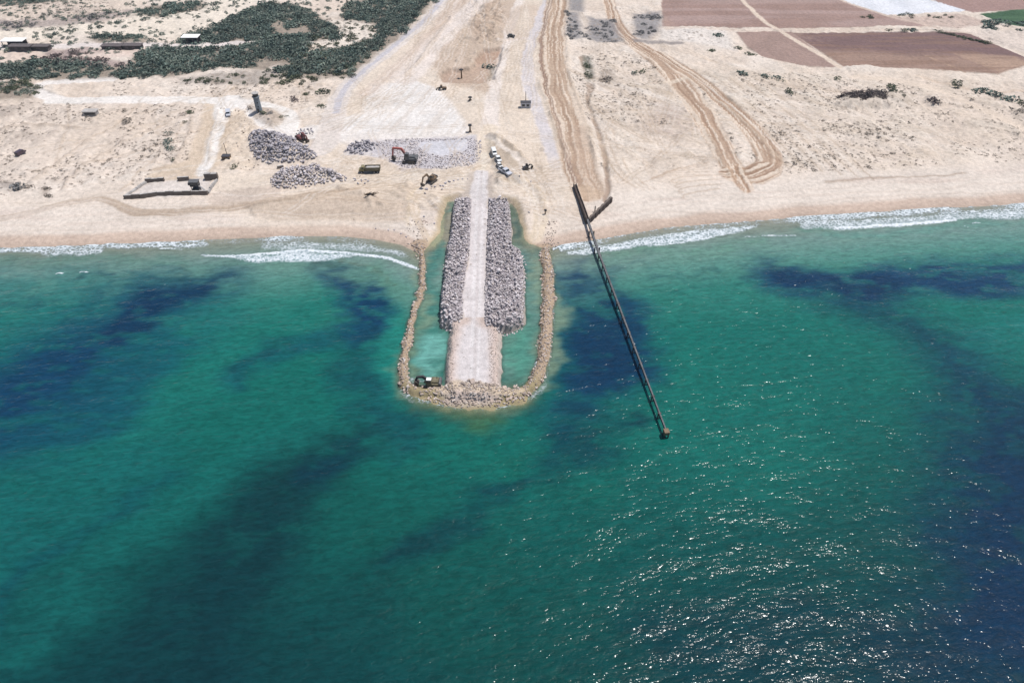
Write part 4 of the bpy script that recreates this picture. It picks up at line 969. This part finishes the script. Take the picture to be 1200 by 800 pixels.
scrub([(668,85),(690,85),(700,150),(710,220),(698,220),(680,150)], 1.7, 0, 635)
scrub([(870,140),(930,150),(960,200),(910,215),(880,205)], 1.8, -.15, 640)
scrub([(535,-5),(592,-5),(580,50),(540,75),(515,60)], 2.6, 0, 645)
scrub([(380,22),(440,22),(445,55),(360,62)], 2.2, -.15, 670)
scrub([(-40,6),(120,0),(150,14),(60,24),(-40,24)], 2.6, -.1, 680)
scrub([(830,148),(862,185),(885,190),(870,160)], 2.2, 0, 690)
tx, ty = np.array(tx), np.array(ty)
# keep tracks, roads and fields clear
ii = np.clip(np.searchsorted(xs, tx)-1, 0, len(xs)-2); jj = np.clip(np.searchsorted(ys, ty)-1, 0, len(ys)-2)
k = (cls[jj, ii] <= 0) & (flat[jj, ii] < .6); tx, ty = tx[k], ty[k]
sz = rng.uniform(.45, 1.1, len(tx))*(1+.9*(rng.random(len(tx)) < .12)); z = gz(tx, ty)
it = [(tx[i], ty[i], z[i]-.02, (sz[i]*1.2, sz[i], sz[i]*.55), rng.uniform(0,6.3), 0, int(rng.integers(8))) for i in range(len(tx))]
near, rest = split300(it)
print('scrub', len(it), 'band', len(band), 'ring', len(ring))
wi = [q for q in near if q[0] < 0]; ei = [q for q in near if q[0] >= 0]
if wi: individuals('dune_shrub', wi, SML, M_DUL, 'small dull brown shrub on the pale dunes west of the causeway', 'shrub', 'small shrubs of the western dunes')
if ei: individuals('dune_shrub', ei, SML, M_DUL, 'small dull brown shrub on the pale dunes east of the pipeline jetty', 'shrub', 'small shrubs of the eastern dunes')
tag(merged('dune_scrub_undergrowth', rest, SML, M_DUL), 'thin brown scrub dotted over the dunes', 'scrub')
#@@PART4
# ----------------------------------------------------------------------------- machines, huts and the jetty
PI = math.pi
M_RUB = plain('black rubber', (.025,.024,.024), .85, .2)
M_TRK = plain('dusty steel track', (.06,.052,.045), .7, .3, .3, 4, grime=(.2,.16,.12))
M_GLS = plain('dark glass', (.02,.025,.03), .08, .6, .05)
M_YEL = plain('worn yellow paint', (.34,.27,.06), .5, .4, .2, 1.5, grime=(.14,.12,.07))
M_OLI = plain('olive paint', (.19,.165,.085), .55, .35, .2, 1.5, grime=(.26,.21,.14))
M_OLD = plain('dusty olive steel', (.12,.105,.065), .7, .3, .25, 1.2, grime=(.24,.2,.14))
M_RED = plain('faded red paint', (.36,.10,.085), .5, .4, .2, 1.2, grime=(.3,.2,.17))
M_DRD = plain('dark red paint', (.13,.04,.04), .5, .4, .2, 1.5, grime=(.16,.11,.09))
M_BRN = plain('dusty brown steel', (.16,.11,.07), .65, .3, .25, 1.5, grime=(.07,.055,.045))
M_GRP = plain('dark grey machine paint', (.09,.09,.095), .5, .35, .2, 1.5, grime=(.2,.18,.16))
M_WHT = plain('white car paint', (.62,.62,.61), .3, .5, .05)
M_LGR = plain('silver grey paint', (.42,.43,.47), .35, .5, .08)
M_DPR = plain('dark plum paint', (.055,.035,.05), .3, .5, .1)
M_BLK = plain('black paint', (.03,.028,.028), .4, .4, .2)
M_CON = plain('weathered concrete', (.36,.34,.325), .9, .2, .18, .7, grime=(.22,.2,.19))
M_DCO = plain('shade-toned concrete block', (.15,.122,.105), .9, .2, .2, .8, grime=(.10,.085,.075))  # dark base holds the shade of the compound walls' near faces; grime mottles it
M_BCO = plain('blue grey concrete', (.2,.225,.25), .85, .2, .18, .8, grime=(.13,.14,.155))
M_RST = plain('rusty sheet piling', (.06,.046,.042), .85, .2, .3, .9, grime=(.11,.085,.07))
M_DST = plain('wet dark steel', (.04,.042,.045), .75, .25, .25, .6, grime=(.1,.09,.085))
M_GAL = plain('pale walkway planks', (.3,.31,.32), .6, .3, .2, .5, grime=(.14,.13,.12))
M_PLK = plain('wet grey planks', (.11,.11,.115), .8, .2, .25, .6, grime=(.05,.047,.045))
M_ROOF = plain('whitewashed roof', (.7,.69,.68), .8, .2, .1, .5)
M_HUT = plain('dark hut wall', (.10,.085,.085), .85, .2, .2, .8, grime=(.16,.135,.13))  # the huts' own dark tone, on walls, posts and roofs
M_DHT = plain('dark hut boards', (.05,.048,.055), .7, .3, .25, 1.2)
def face_to(px0, py0, px1, py1):
    a, b = G(px0,py0), G(px1,py1); return math.atan2(b[1]-a[1], b[0]-a[0])

def excavator(px, py, rz, body, boomm, label, k=1.0, arm=((.7,1.7),(2.6,4.6),(5.0,4.4)), stick=((5.0,4.5),(6.1,1.9)), name='excavator', roof=None):
    e = empty(name, G(px,py), rz, label, 'excavator'); e.scale = (k,k,k)
    for sgn in (-1,1):
        pr = [(-2.1,.35),(-1.85,.05),(1.85,.05),(2.1,.35),(2.1,.65),(1.85,.9),(-1.85,.9),(-2.1,.65)]
        t_ = MB().prism(pr, sgn*1.25-.3, sgn*1.25+.3).build('track', M_TRK, e)
        rl = MB()
        for q in range(5): rl.cyl((-1.4+.7*q, sgn*1.25-.32, .3), (-1.4+.7*q, sgn*1.25+.32, .3), .2, n=8)
        rl.build('roller', M_GRP, t_)
    MB().box((0,0,.75),(1.9,1.9,.5)).cyl((0,0,.9),(0,0,1.15),.75,n=14).build('undercarriage', M_TRK, e)
    b_ = MB().box((-.55,0,1.5),(3.3,2.6,.75)).box((-1.0,-.2,2.1),(2.1,2.1,.5),top=(.92,.92)).build('upper_body', body, e, bevel=.06)
    MB().prism([(-2.75,1.1),(-2.15,1.1),(-2.15,2.35),(-2.55,2.3),(-2.8,1.9)], -1.3, 1.3).build('counterweight', M_GRP, e, bevel=.05)
    MB().cyl((-1.5,-.7,2.3),(-1.5,-.7,2.95),.08,n=8).build('exhaust', M_BLK, e)
    cb = MB().prism([(-.25,1.85),(1.25,1.85),(1.4,2.5),(1.05,3.4),(-.2,3.4)], .25, 1.3).build('cab', body, e, bevel=.04)
    MB().box((-.22+.75,1.305,2.85),(.95,.03,.75)).box((1.2,.775,2.95),(.05,.8,.7),ry=-.36).box((.5,.245,2.85),(.9,.03,.7)).build('window', M_GLS, cb)
    MB().box((.42,.775,3.45),(1.3,1.1,.08)).build('cab_roof', roof or body, cb)
    MB().bar(list(arm), .5, [.75,.8,.5]).build('boom', boomm, e, loc=(0,-.25,0))
    MB().bar(list(stick), .4, [.6,.35]).build('stick', boomm, e, loc=(0,-.25,0))
    (ax,az),(bx,bz) = arm[0], arm[1]
    rm = MB()
    for sgn in (-.45,-.05): rm.cyl((ax+.5,sgn,az-.35),((ax+bx*1.6)/2.6,sgn,(az+bz*1.6)/2.6-.2),.09,n=7)
    rm.build('hydraulic_ram', M_GAL, e)
    x, z = stick[-1]
    MB().prism([(x+.25,z+.2),(x-.35,z+.1),(x-.95,z-.55),(x-.85,z-1.15),(x-.1,z-1.25),(x+.2,z-.6)], -1.0, .45).build('bucket', M_TRK, e)
    return e
W2 = math.pi
excavator(506, 452, PI-.05, M_OLD, M_DST, 'dark olive tracked excavator placing stones on the seaward corner of the rock ring', 1.12, ((.7,1.7),(2.2,3.2),(3.6,3.0)), ((3.6,3.1),(4.3,1.6)), roof=M_ROOF)
excavator(480, 190, PI-.1, M_GRP, M_RED, 'dark grey excavator with a raised red boom on the rubble of the gravel yard', 1.35, ((.7,1.7),(2.3,4.4),(5.0,4.6)), ((5.0,4.7),(5.5,1.6)))
excavator(506, 213, -PI*.68, M_BRN, M_BRN, 'brown excavator on the sand above the western rock band', 1.0)
excavator(354, 165, -.55, M_DRD, M_DRD, 'dark red excavator at the east tip of the dark stone stockpile', 1.05, ((.7,1.7),(2.0,3.6),(3.4,3.2)), ((3.4,3.3),(4.0,1.3)))
excavator(617, 198, .5, M_BLK, M_BLK, 'small black excavator on the spoil heap east of the parked white cars', .62, ((.7,1.7),(2.2,2.9),(3.8,2.6)), ((3.8,2.7),(4.6,1.3)))

def wheel(e, x, y, r, wd, name='wheel'):
    o = MB().cyl((x,y-wd/2,r),(x,y+wd/2,r),r,n=14).build(name, M_RUB, e); s_ = 1 if y > 0 else -1
    MB().cyl((x,y+s_*wd*.5,r),(x,y+s_*(wd*.5+.03),r),r*.5,n=10).build('rim', M_GAL, o); return o
def dump_truck(px, py, rz, label):
    e = empty('dump_truck', G(px,py), rz, label, 'truck')
    MB().box((0,0,1.0),(8.6,1.1,.4)).build('chassis', M_BLK, e)
    c = MB().prism([(2.3,1.1),(4.6,1.1),(4.7,1.7),(4.0,2.1),(3.4,3.1),(2.3,3.15)], -1.2, 1.2).build('cab', M_OLI, e, bevel=.05)
    MB().box((3.73,0,2.62),(.05,2.0,.85),ry=-.54).box((2.95,1.205,2.55),(.8,.02,.7)).box((2.95,-1.205,2.55),(.8,.02,.7)).build('window', M_GLS, c)
    for s_ in (-.8,.8): MB().box((4.72,s_,1.4),(.05,.35,.22)).build('headlight', M_WHT, c)
    b_ = MB().prism([(-4.4,1.35),(1.9,1.35),(2.2,2.9),(-4.6,2.9)], 1.2, 1.32).prism([(-4.4,1.35),(1.9,1.35),(2.2,2.9),(-4.6,2.9)], -1.32, -1.2).box((-1.2,0,1.4),(6.2,2.4,.12)).box((1.98,0,2.15),(.12,2.4,1.5)).box((-4.45,0,2.15),(.12,2.4,1.5))
    bo = b_.build('dump_bed', M_OLD, e)
    MB().box((-1.2,0,2.4),(6.1,2.35,.5),top=(.8,.6)).build('load', M_CON, bo)
    for x in (3.5,-1.9,-3.3):
        for y in (-1.05,1.05): wheel(e, x, y, .62, .5)
dump_truck(434, 202, PI+.04, 'olive dump truck standing on the sand between the oval stockpile and the gravel yard')

def car(px, py, rz, mat, label, kind='car', k=1.0, name='parked_car'):
    e = empty(name, G(px,py), rz, label, kind); e.scale = (k,k,k)
    if kind == 'pickup':
        b_ = MB().prism([(-2.6,.45),(2.6,.45),(2.6,.95),(1.3,1.1),(-2.6,1.1)], -.92, .92).build('body', mat, e, bevel=.06)
        c = MB().prism([(-.55,1.1),(1.4,1.1),(.8,1.75),(-.45,1.75)], -.82, .82).build('cabin', mat, e, bevel=.05)
        MB().box((-1.6,0,1.11),(1.8,1.5,.02)).build('cargo_bed', M_BLK, e)
        MB().box((1.12,0,1.45),(.03,1.45,.62),ry=-.74).box((.3,.825,1.43),(1.1,.02,.4)).box((.3,-.825,1.43),(1.1,.02,.4)).build('window', M_GLS, c)
    elif kind == 'van':
        b_ = MB().prism([(-2.5,.4),(2.5,.4),(2.55,1.0),(1.7,1.3),(1.2,2.1),(-2.5,2.15)], -.95, .95).build('body', mat, e, bevel=.07)
        MB().box((1.47,0,1.7),(.04,1.6,.75),ry=-.55).box((.6,.955,1.6),(.8,.02,.5)).box((.6,-.955,1.6),(.8,.02,.5)).box((-2.51,0,1.6),(.03,1.4,.6)).build('window', M_GLS, b_)
    else:
        b_ = MB().prism([(-2.1,.35),(2.1,.35),(2.15,.75),(1.2,.95),(-1.9,1.0),(-2.15,.8)], -.88, .88).build('body', mat, e, bevel=.06)
        c = MB().prism([(-1.7,.98),(1.1,.95),(.4,1.5),(-1.3,1.52)], -.78, .78).build('cabin', M_GLS, e)
        MB().box((-.45,0,1.525),(1.65,1.45,.04)).build('roof', mat, c)
    for x in (-1.4,1.4):
        for y in (-.82,.82): wheel(e, x, y, .34, .22)
    for s_ in (-.6,.6): MB().box((2.16 if kind == 'car' else 2.58 if kind == 'pickup' else 2.55,s_,.72),(.04,.3,.16)).build('headlight', M_WHT, b_)
    return e
R1 = face_to(580, 178, 588, 200)
car(579, 179, R1, M_WHT, 'white van at the far end of the parked row beside the sand road', 'van', name='parked_van')
car(584, 188, R1+.1, M_WHT, 'white car in the middle of the row, between van and small hatchback', 'car', 1.1)
car(585.5, 195, R1+.25, M_WHT, 'small white car parked just behind the grey flatbed pickup', 'car', .92)
car(592, 203, R1+.5, M_LGR, 'grey pickup, largest vehicle of the parked row and nearest the causeway', 'pickup', 1.35, name='parked_pickup')
car(268, 135, -PI/2+.3, M_LGR, 'silver grey van beside the junction of the white tracks west of the watchtower', 'van', 1.05, name='parked_van')
car(25, 181, PI*.42, M_DPR, 'dark plum car alone on the western dunes', 'van', .95)
car(599, 43.5, .1, M_BLK, 'black car on the short cross track between the white and the paved road', 'car', 1.1)

def wheel_loader(px, py, rz, label, k=1.0):
    e = empty('wheel_loader', G(px,py), rz, label, 'loader'); e.scale = (k,k,k)
    MB().prism([(-2.9,.8),(-.2,.8),(-.2,1.9),(-2.6,1.8),(-2.9,1.4)], -.9, .9).build('engine_body', M_BRN, e, bevel=.06)
    c = MB().prism([(-.3,1.2),(1.0,1.2),(.9,3.0),(-.3,3.0)], -.75, .75).build('cab', M_BRN, e, bevel=.04)
    MB().box((.98,0,2.4),(.03,1.3,.9),ry=-.05).box((.3,.76,2.4),(1,.02,.9)).box((.3,-.76,2.4),(1,.02,.9)).build('window', M_GLS, c)
    for s_ in (-.6,.6): MB().bar([(.8,1.5),(2.2,1.3),(3.1,.6)], .16, .28).build('lift_arm', M_BRN, e, loc=(0,s_,0))
    MB().prism([(2.9,.15),(4.0,.1),(3.3,.5),(3.05,1.2),(2.85,1.1)], -1.25, 1.25).build('bucket', M_TRK, e)
    for x in (-1.7,1.5):
        for y in (-1.0,1.0): wheel(e, x, y, .72, .5)
wheel_loader(518, 105.5, PI, 'small dusty wheel loader at the edge of the white graded yard', .85)

def marker(px, py, h, label, wdt=.35, name='marker_post', base=True):
    e = empty(name, G(px,py), rng.uniform(0,1), label, 'post')
    MB().cyl((0,0,-.2),(0,0,h),wdt*.5,wdt*.35,8).build('pole', M_BRN, e)
    if base: MB().box((0,0,.3),(1.5,1.3,.7),top=(.7,.7)).build('base', M_DCO, e)
    MB().box((0,0,h+.1),(wdt*1.8,wdt*1.8,.5)).build('cap', M_BLK, e)
marker(541, 92, 4.6, 'tall dark post standing in the brown pit', .9, base=False)
marker(551, 118, 1.6, 'short dark post on the sand east of the white yard', .8)
marker(551, 155, 3.4, 'dark post with a stone base at the corner of the gravel yard', .9)
marker(639, 257-6, .1+1.6, 'short dark stake where the rock ring meets the beach', .5, base=False)

# watchtower
e = empty('watchtower', G(304,130), 0, 'round blue grey concrete watchtower with a dark cabin, on the scrubby mound', 'tower'); e.scale = (.85,.85,.82)
MB().cyl((0,0,-.5),(0,0,8.6),1.75,1.65,20).build('shaft', M_BCO, e)
MB().cyl((0,0,8.6),(0,0,8.9),2.1,n=20).build('gallery', M_BCO, e)
c = MB().cyl((0,0,8.9),(0,0,10.7),1.55,n=16).build('cabin', M_BLK, e)
MB().cyl((0,0,10.7),(0,0,11.0),2.0,n=20).build('roof', M_CON, e)
MB().cyl((.5,.5,11.0),(.5,.5,12.6),.05,n=6).build('antenna', M_BLK, e)
MB().box((0,-1.76,1.1),(.9,.12,2.0)).build('door', M_BLK, e)
for z in (3.2,5.6): MB().box((.6,-1.62,z),(.5,.25,.6)).build('window', M_GLS, e)

# guard post on legs beside the front wall of the compound
e = empty('guard_hut', G(231,224), 0, 'dark boarded guard hut on legs with a pale stair, inside the walled compound', 'hut'); e.scale = (.74,.74,.82)
c = MB().box((0,0,4.4),(4.6,3.2,2.5)).build('cabin', M_DHT, e, bevel=.05)
MB().box((0,-1.61,4.7),(3.4,.04,.9)).box((2.31,0,4.7),(.04,2.2,.9)).build('window', M_GLS, c)
MB().box((0,0,5.8),(5.3,3.9,.22)).build('roof', M_GRP, c)
MB().box((-2.9,.2,4.1),(1.2,2.0,.9)).build('awning', M_DHT, e)
for x in (-1.9,1.9):
    for y in (-1.3,1.3): MB().cyl((x,y,-.3),(x,y,3.2),.2,n=8).build('leg', M_DHT, e)
MB().box((0,0,1.0),(3.4,2.4,2.0)).build('store_room', M_DHT, e)
st = MB()
for q in range(12): st.box((2.7+.24*q, -.6, 3.0-.26*q),(.3,.9,.07))
st.box((4.0,-1.05,1.7),(3.9,.06,.16),ry=.83).box((4.0,-.15,1.7),(3.9,.06,.16),ry=.83).build('stair', M_GAL, e)

# low block walls round the compound
def wall(pts, h, th, mat, label, name='block_wall', cop=True):
    P = [Vector(G(*p)) for p in pts]; o = P[0]; e = empty(name, o, 0, label, 'wall'); m = MB(); c = MB()
    for a, b in zip(P, P[1:]):
        d = b-a; L_ = math.hypot(d.x,d.y); n_ = max(1,int(L_/2.4)); az = math.atan2(d.y,d.x)
        for q in range(n_):
            p = a+d*((q+.5)/n_)-o; hh = h*rng.uniform(.9,1.1); m.box((p.x,p.y,p.z+hh/2-.25),(L_/n_-.05,th,hh+.5),rz=az+rng.uniform(-.03,.03),top=(1,.75))
            if cop: c.box((p.x,p.y,p.z+hh+.05),(L_/n_-.2,th*.6,.1),rz=az)
    m.build('block_course', mat, e)
    if cop: c.build('coping', M_CON, e)
wall([(146,233),(165,232),(185,229),(205,228.5),(225,228),(244,228)], 1.7, 1.1, M_DCO, 'long low block wall along the seaward side of the compound')
wall([(171,213),(193,212)], 1.5, 1.3, M_DCO, 'short block wall at the west end of the compound back side')
wall([(209,212),(222,211)], 1.6, 1.3, M_DCO, 'short block wall in the middle of the compound back side')
wall([(241,210.5),(256,209)], 2.6, 2.2, M_DCO, 'thick block wall at the east corner of the compound')
wall([(244,227),(249,219),(255,212)], 1.1, .9, M_CON, 'slanting pale block wall closing the east side of the compound')
wall([(147,231),(160,222),(171,214)], .7, 1.5, M_CON, 'slanting low pale bank wall on the west side of the compound')
wall([(325,197.5),(333,197)], 1.4, 1.2, M_DCO, 'lone dark block between the two big stone stockpiles')

# dark tanks / cabins with a mast
def mast_box(px, py, wx, h, mast, label, mat, name):
    e = empty(name, G(px,py), 0, label, 'cabin')
    b_ = MB().box((0,0,h/2),(wx,2.4,h)).build('body', mat, e, bevel=.05)
    MB().box((0,0,h+.08),(wx*1.05,2.6,.16)).build('roof', M_DHT, b_)
    MB().box((-wx*.22,-1.21,h*.5),(wx*.28,.04,h*.45)).box((wx*.22,-1.21,h*.5),(wx*.28,.04,h*.45)).build('window', M_GLS, b_)
    MB().cyl((0,1.4,0),(0,1.4,h+mast),.17,.12,6).build('mast', M_BLK, e)
    return e
mast_box(266, 186.5, 3.4, 1.7, 5.2, 'dark brown box cabin with a thin mast beside the white track above the compound', M_BRN, 'mast_cabin')
mast_box(616, 125.5, 5.0, 2.6, 4.8, 'grey cabin with two dark openings and a mast beside the paved road', M_LGR, 'mast_cabin')

# bunker in the western dunes
e = empty('bunker', G(107,134), 0, 'low concrete bunker with a dark slot dug into the western dunes', 'bunker')
MB().box((0,0,.7),(6.4,3.0,2.0)).build('wall', M_CON, e, bevel=.08)
MB().box((.2,-1.51,.85),(5.2,.05,.9)).build('opening', M_BLK, e)
MB().box((0,.2,1.85),(7.0,3.8,.3)).build('roof', M_CON, e, bevel=.05)

# low sheds on the terrace
def shed(px, py, wx, dp, h, label, roof, name='shed', open_=False):
    e = empty(name, G(px,py), 0, label, 'shed')
    if open_:
        for x in (-wx/2+.2,-wx/6,wx/6,wx/2-.2):
            for y in (-dp/2+.2,dp/2-.2): MB().box((x,y,h/2),(.3,.3,h)).build('post', M_HUT, e)
        MB().box((0,dp/2-.4,h/2),(wx*.96,.2,h)).build('wall', M_HUT, e)
    else:
        MB().box((0,0,h/2),(wx,dp,h)).build('wall', M_HUT, e)
        n_ = max(2,int(wx/4))
        for q in range(n_): MB().box((-wx/2+wx*(q+.5)/n_,-dp/2-.01,h*.55),(wx/n_*.55,.04,h*.5)).build('window', M_BLK, e)
    MB().box((0,0,h+.12),(wx+1,dp+1,.24)).build('roof', roof, e, bevel=.04)
shed(19, 54, 12, 5, 3.4, 'open shed with a white roof at the west end of the terrace', M_ROOF, open_=True)
shed(26, 58.5, 12, 4, 2.4, 'long low dark hut, western one of the pair below the open shed', M_HUT)
shed(48, 58.5, 11, 4, 2.4, 'long low dark hut, eastern one of the pair below the open shed', M_HUT)
shed(133, 58, 11, 4, 2.4, 'long low dark hut below the narrow thicket, western one of that pair', M_HUT)
shed(155, 57.5, 12, 4, 2.4, 'long low dark hut below the narrow thicket, eastern one of that pair', M_HUT)
shed(226, 51.5, 9, 5, 4.2, 'white roofed hut with dark walls in front of the big thicket', M_ROOF, open_=True)
for px, py, lb in ((35.5,57,'white tank between the western pair of low huts'),(143.5,57,'white tank between the low huts below the narrow thicket')):
    e = empty('water_tank', G(px,py), 0, lb, 'tank'); MB().cyl((0,0,.4),(0,0,2.4),1.0,n=14).build('tank_body', M_ROOF, e); MB().box((0,0,.2),(2.2,2.2,.5)).build('plinth', M_CON, e); MB().cyl((0,0,2.4),(0,0,2.6),.4,n=10).build('hatch', M_CON, e)
e = empty('debris_heap', G(433,228), 0, 'dark heap of driftwood and scrap on the sand above the beach', 'debris heap')
for q in range(9):
    a_ = rng.uniform(-.6,.6); MB().cyl((-2.2+.45*q,rng.uniform(-.6,.6),.1),(-1.0+.5*q+math.cos(a_),math.sin(a_)*1.2,rng.uniform(.5,1.1)),.16,.1,6).build('driftwood', M_BRN, e)
MB().box((0,0,.25),(3.4,1.3,.6),top=(.6,.5)).build('scrap', M_BLK, e)

# pipeline jetty
def jetty():
    A0 = Vector((*Wz(673.5,216,3.6),3.6)); A1 = Vector((*Wz(688.5,257,3.0),3.0)); A2 = Vector((*Wz(703,299,2.6),2.6)); A3 = Vector((*Wz(781,505,2.3),2.3))
    e = empty('pipeline_jetty', (A1.x,A1.y,0), 0, 'long dark pipeline jetty running from the beach out into the sea', 'jetty'); o = Vector((A1.x,A1.y,0))
    def beam(m, a, b, off, w_, h_, dz=0):
        d = b-a; L_ = d.length; az = math.atan2(d.y,d.x); ry = -math.asin(d.z/L_); nrm = Vector((-math.sin(az),math.cos(az),0)); c = (a+b)/2+nrm*off-o; m.box((c.x,c.y,c.z+dz),(L_,w_,h_),rz=az,ry=ry)
    # land end: two rows of sheet piling with a strut deck
    P = [A0+(A1-A0)*(q/8) for q in range(9)]
    for sd in (1,-1):
        m = MB()
        for a, b in zip(P, P[1:]): beam(m, a, b, sd*(.5+.08*rng.random()), .26, 3.4+.3*rng.random(), -1.35)
        m.build('sheet_piling', M_RST, e)
    m = MB(); beam(m, A0, A1, 0, .9, .3, -.25); m.build('strut_deck', M_RST, e)
    # sea end: two pipes with a pale walkway, narrowing seaward
    for sd, r in ((.34,.17),(-.34,.17)):
        m = MB(); n1_ = (A2-A1).cross(Vector((0,0,1))).normalized()
        nz = Vector((0,0,1)); s1 = -n1_*sd; s3 = s1*.55
        m.cyl(A1+s1-o-nz*.3, A2+s1*.95-o-nz*.3, r, n=12); m.cyl(A2+s1*.95-o-nz*.3, A3+s3-o-nz*.3, r, r*.85, 12); m.build('pipe', M_DST, e)
    wk = MB(); nW = 40
    for q in range(nW):
        a = A2+(A3-A2)*(q/nW); b = A2+(A3-A2)*((q+.97)/nW); beam(wk, a, b, 0, 0.62-.26*q/nW, .12, .1+.03*math.sin(q))
    for q in range(9):
        a = A1+(A2-A1)*(q/9); b = A1+(A2-A1)*((q+.97)/9); beam(wk, a, b, 0, .8, .12, .1)
    wk.build('walkway', M_PLK, e)
    ts = [.0,.075,.155,.24,.33,.42,.505,.59,.675,.76,.84,.92]
    for t_ in ts:
        c = A2+(A3-A2)*t_-o; d = (A3-A2).normalized(); n_ = Vector((-d.y,d.x,0)); w_ = .45-.16*t_
        cr = MB().box((c.x,c.y,c.z-.2),(.45,2*w_+.3,.45),rz=math.atan2(d.y,d.x)).build('collar', M_RST, e)
        for sd in (1,-1):
            q = c+n_*sd*w_; MB().cyl((q.x,q.y,-6),(q.x,q.y,c.z-.2),.2,n=8).build('pile', M_DST, e)
    for t_ in (.35,.8):
        c = A1+(A2-A1)*t_-o
        for sd in (.9,-.9):
            q = c-(A2-A1).cross(Vector((0,0,1))).normalized()*sd; MB().cyl((q.x,q.y,-4),(q.x,q.y,c.z),.26,n=8).build('pile', M_DST, e)
    c = A3-o; az = math.atan2((A3-A2).y,(A3-A2).x)
    MB().box((c.x,c.y,c.z-.3),(1.7,1.5,1.2),rz=az).build('end_platform', M_BRN, e, bevel=.08)
    for sx in (-.6,.6):
        for sy in (-.55,.55):
            q = c+Vector((sx*math.cos(az)-sy*math.sin(az), sx*math.sin(az)+sy*math.cos(az),0)); MB().cyl((q.x,q.y,-7),(q.x,q.y,c.z-.8),.22,n=8).build('pile', M_DST, e)
    # side branch
    B0 = Vector((*Wz(690,257,2.6),2.6)); B1 = Vector((*Wz(716.5,231.5,3.6),3.6))
    b = empty('groyne_wall', (B0.x,B0.y,0), 0, 'short rusty sheet pile wall branching inland from the pipeline jetty', 'wall')
    oo = Vector((B0.x,B0.y,0)); d = B1-B0; az = math.atan2(d.y,d.x); m = MB(); n_ = 12
    for q in range(n_):
        c = B0+d*((q+.5)/n_)-oo; m.box((c.x,c.y,c.z-1.1+.12*(q%2)),(d.length/n_*.98,1.0+.25*(q%2),2.6),rz=az+.02*(q%3))
    m.build('sheet_piling', M_RST, b); c = d*.5+B0-oo; MB().box((c.x,c.y,c.z+.32),(d.length,.5,.16),rz=az,ry=-math.asin(d.z/d.length)).build('capping_beam', M_DCO, b)
    c = B0+d*.42-oo; MB().box((c.x-1.2,c.y+1.4,c.z-.3),(.35,.35,2.4)).build('post', M_RST, b)
jetty()
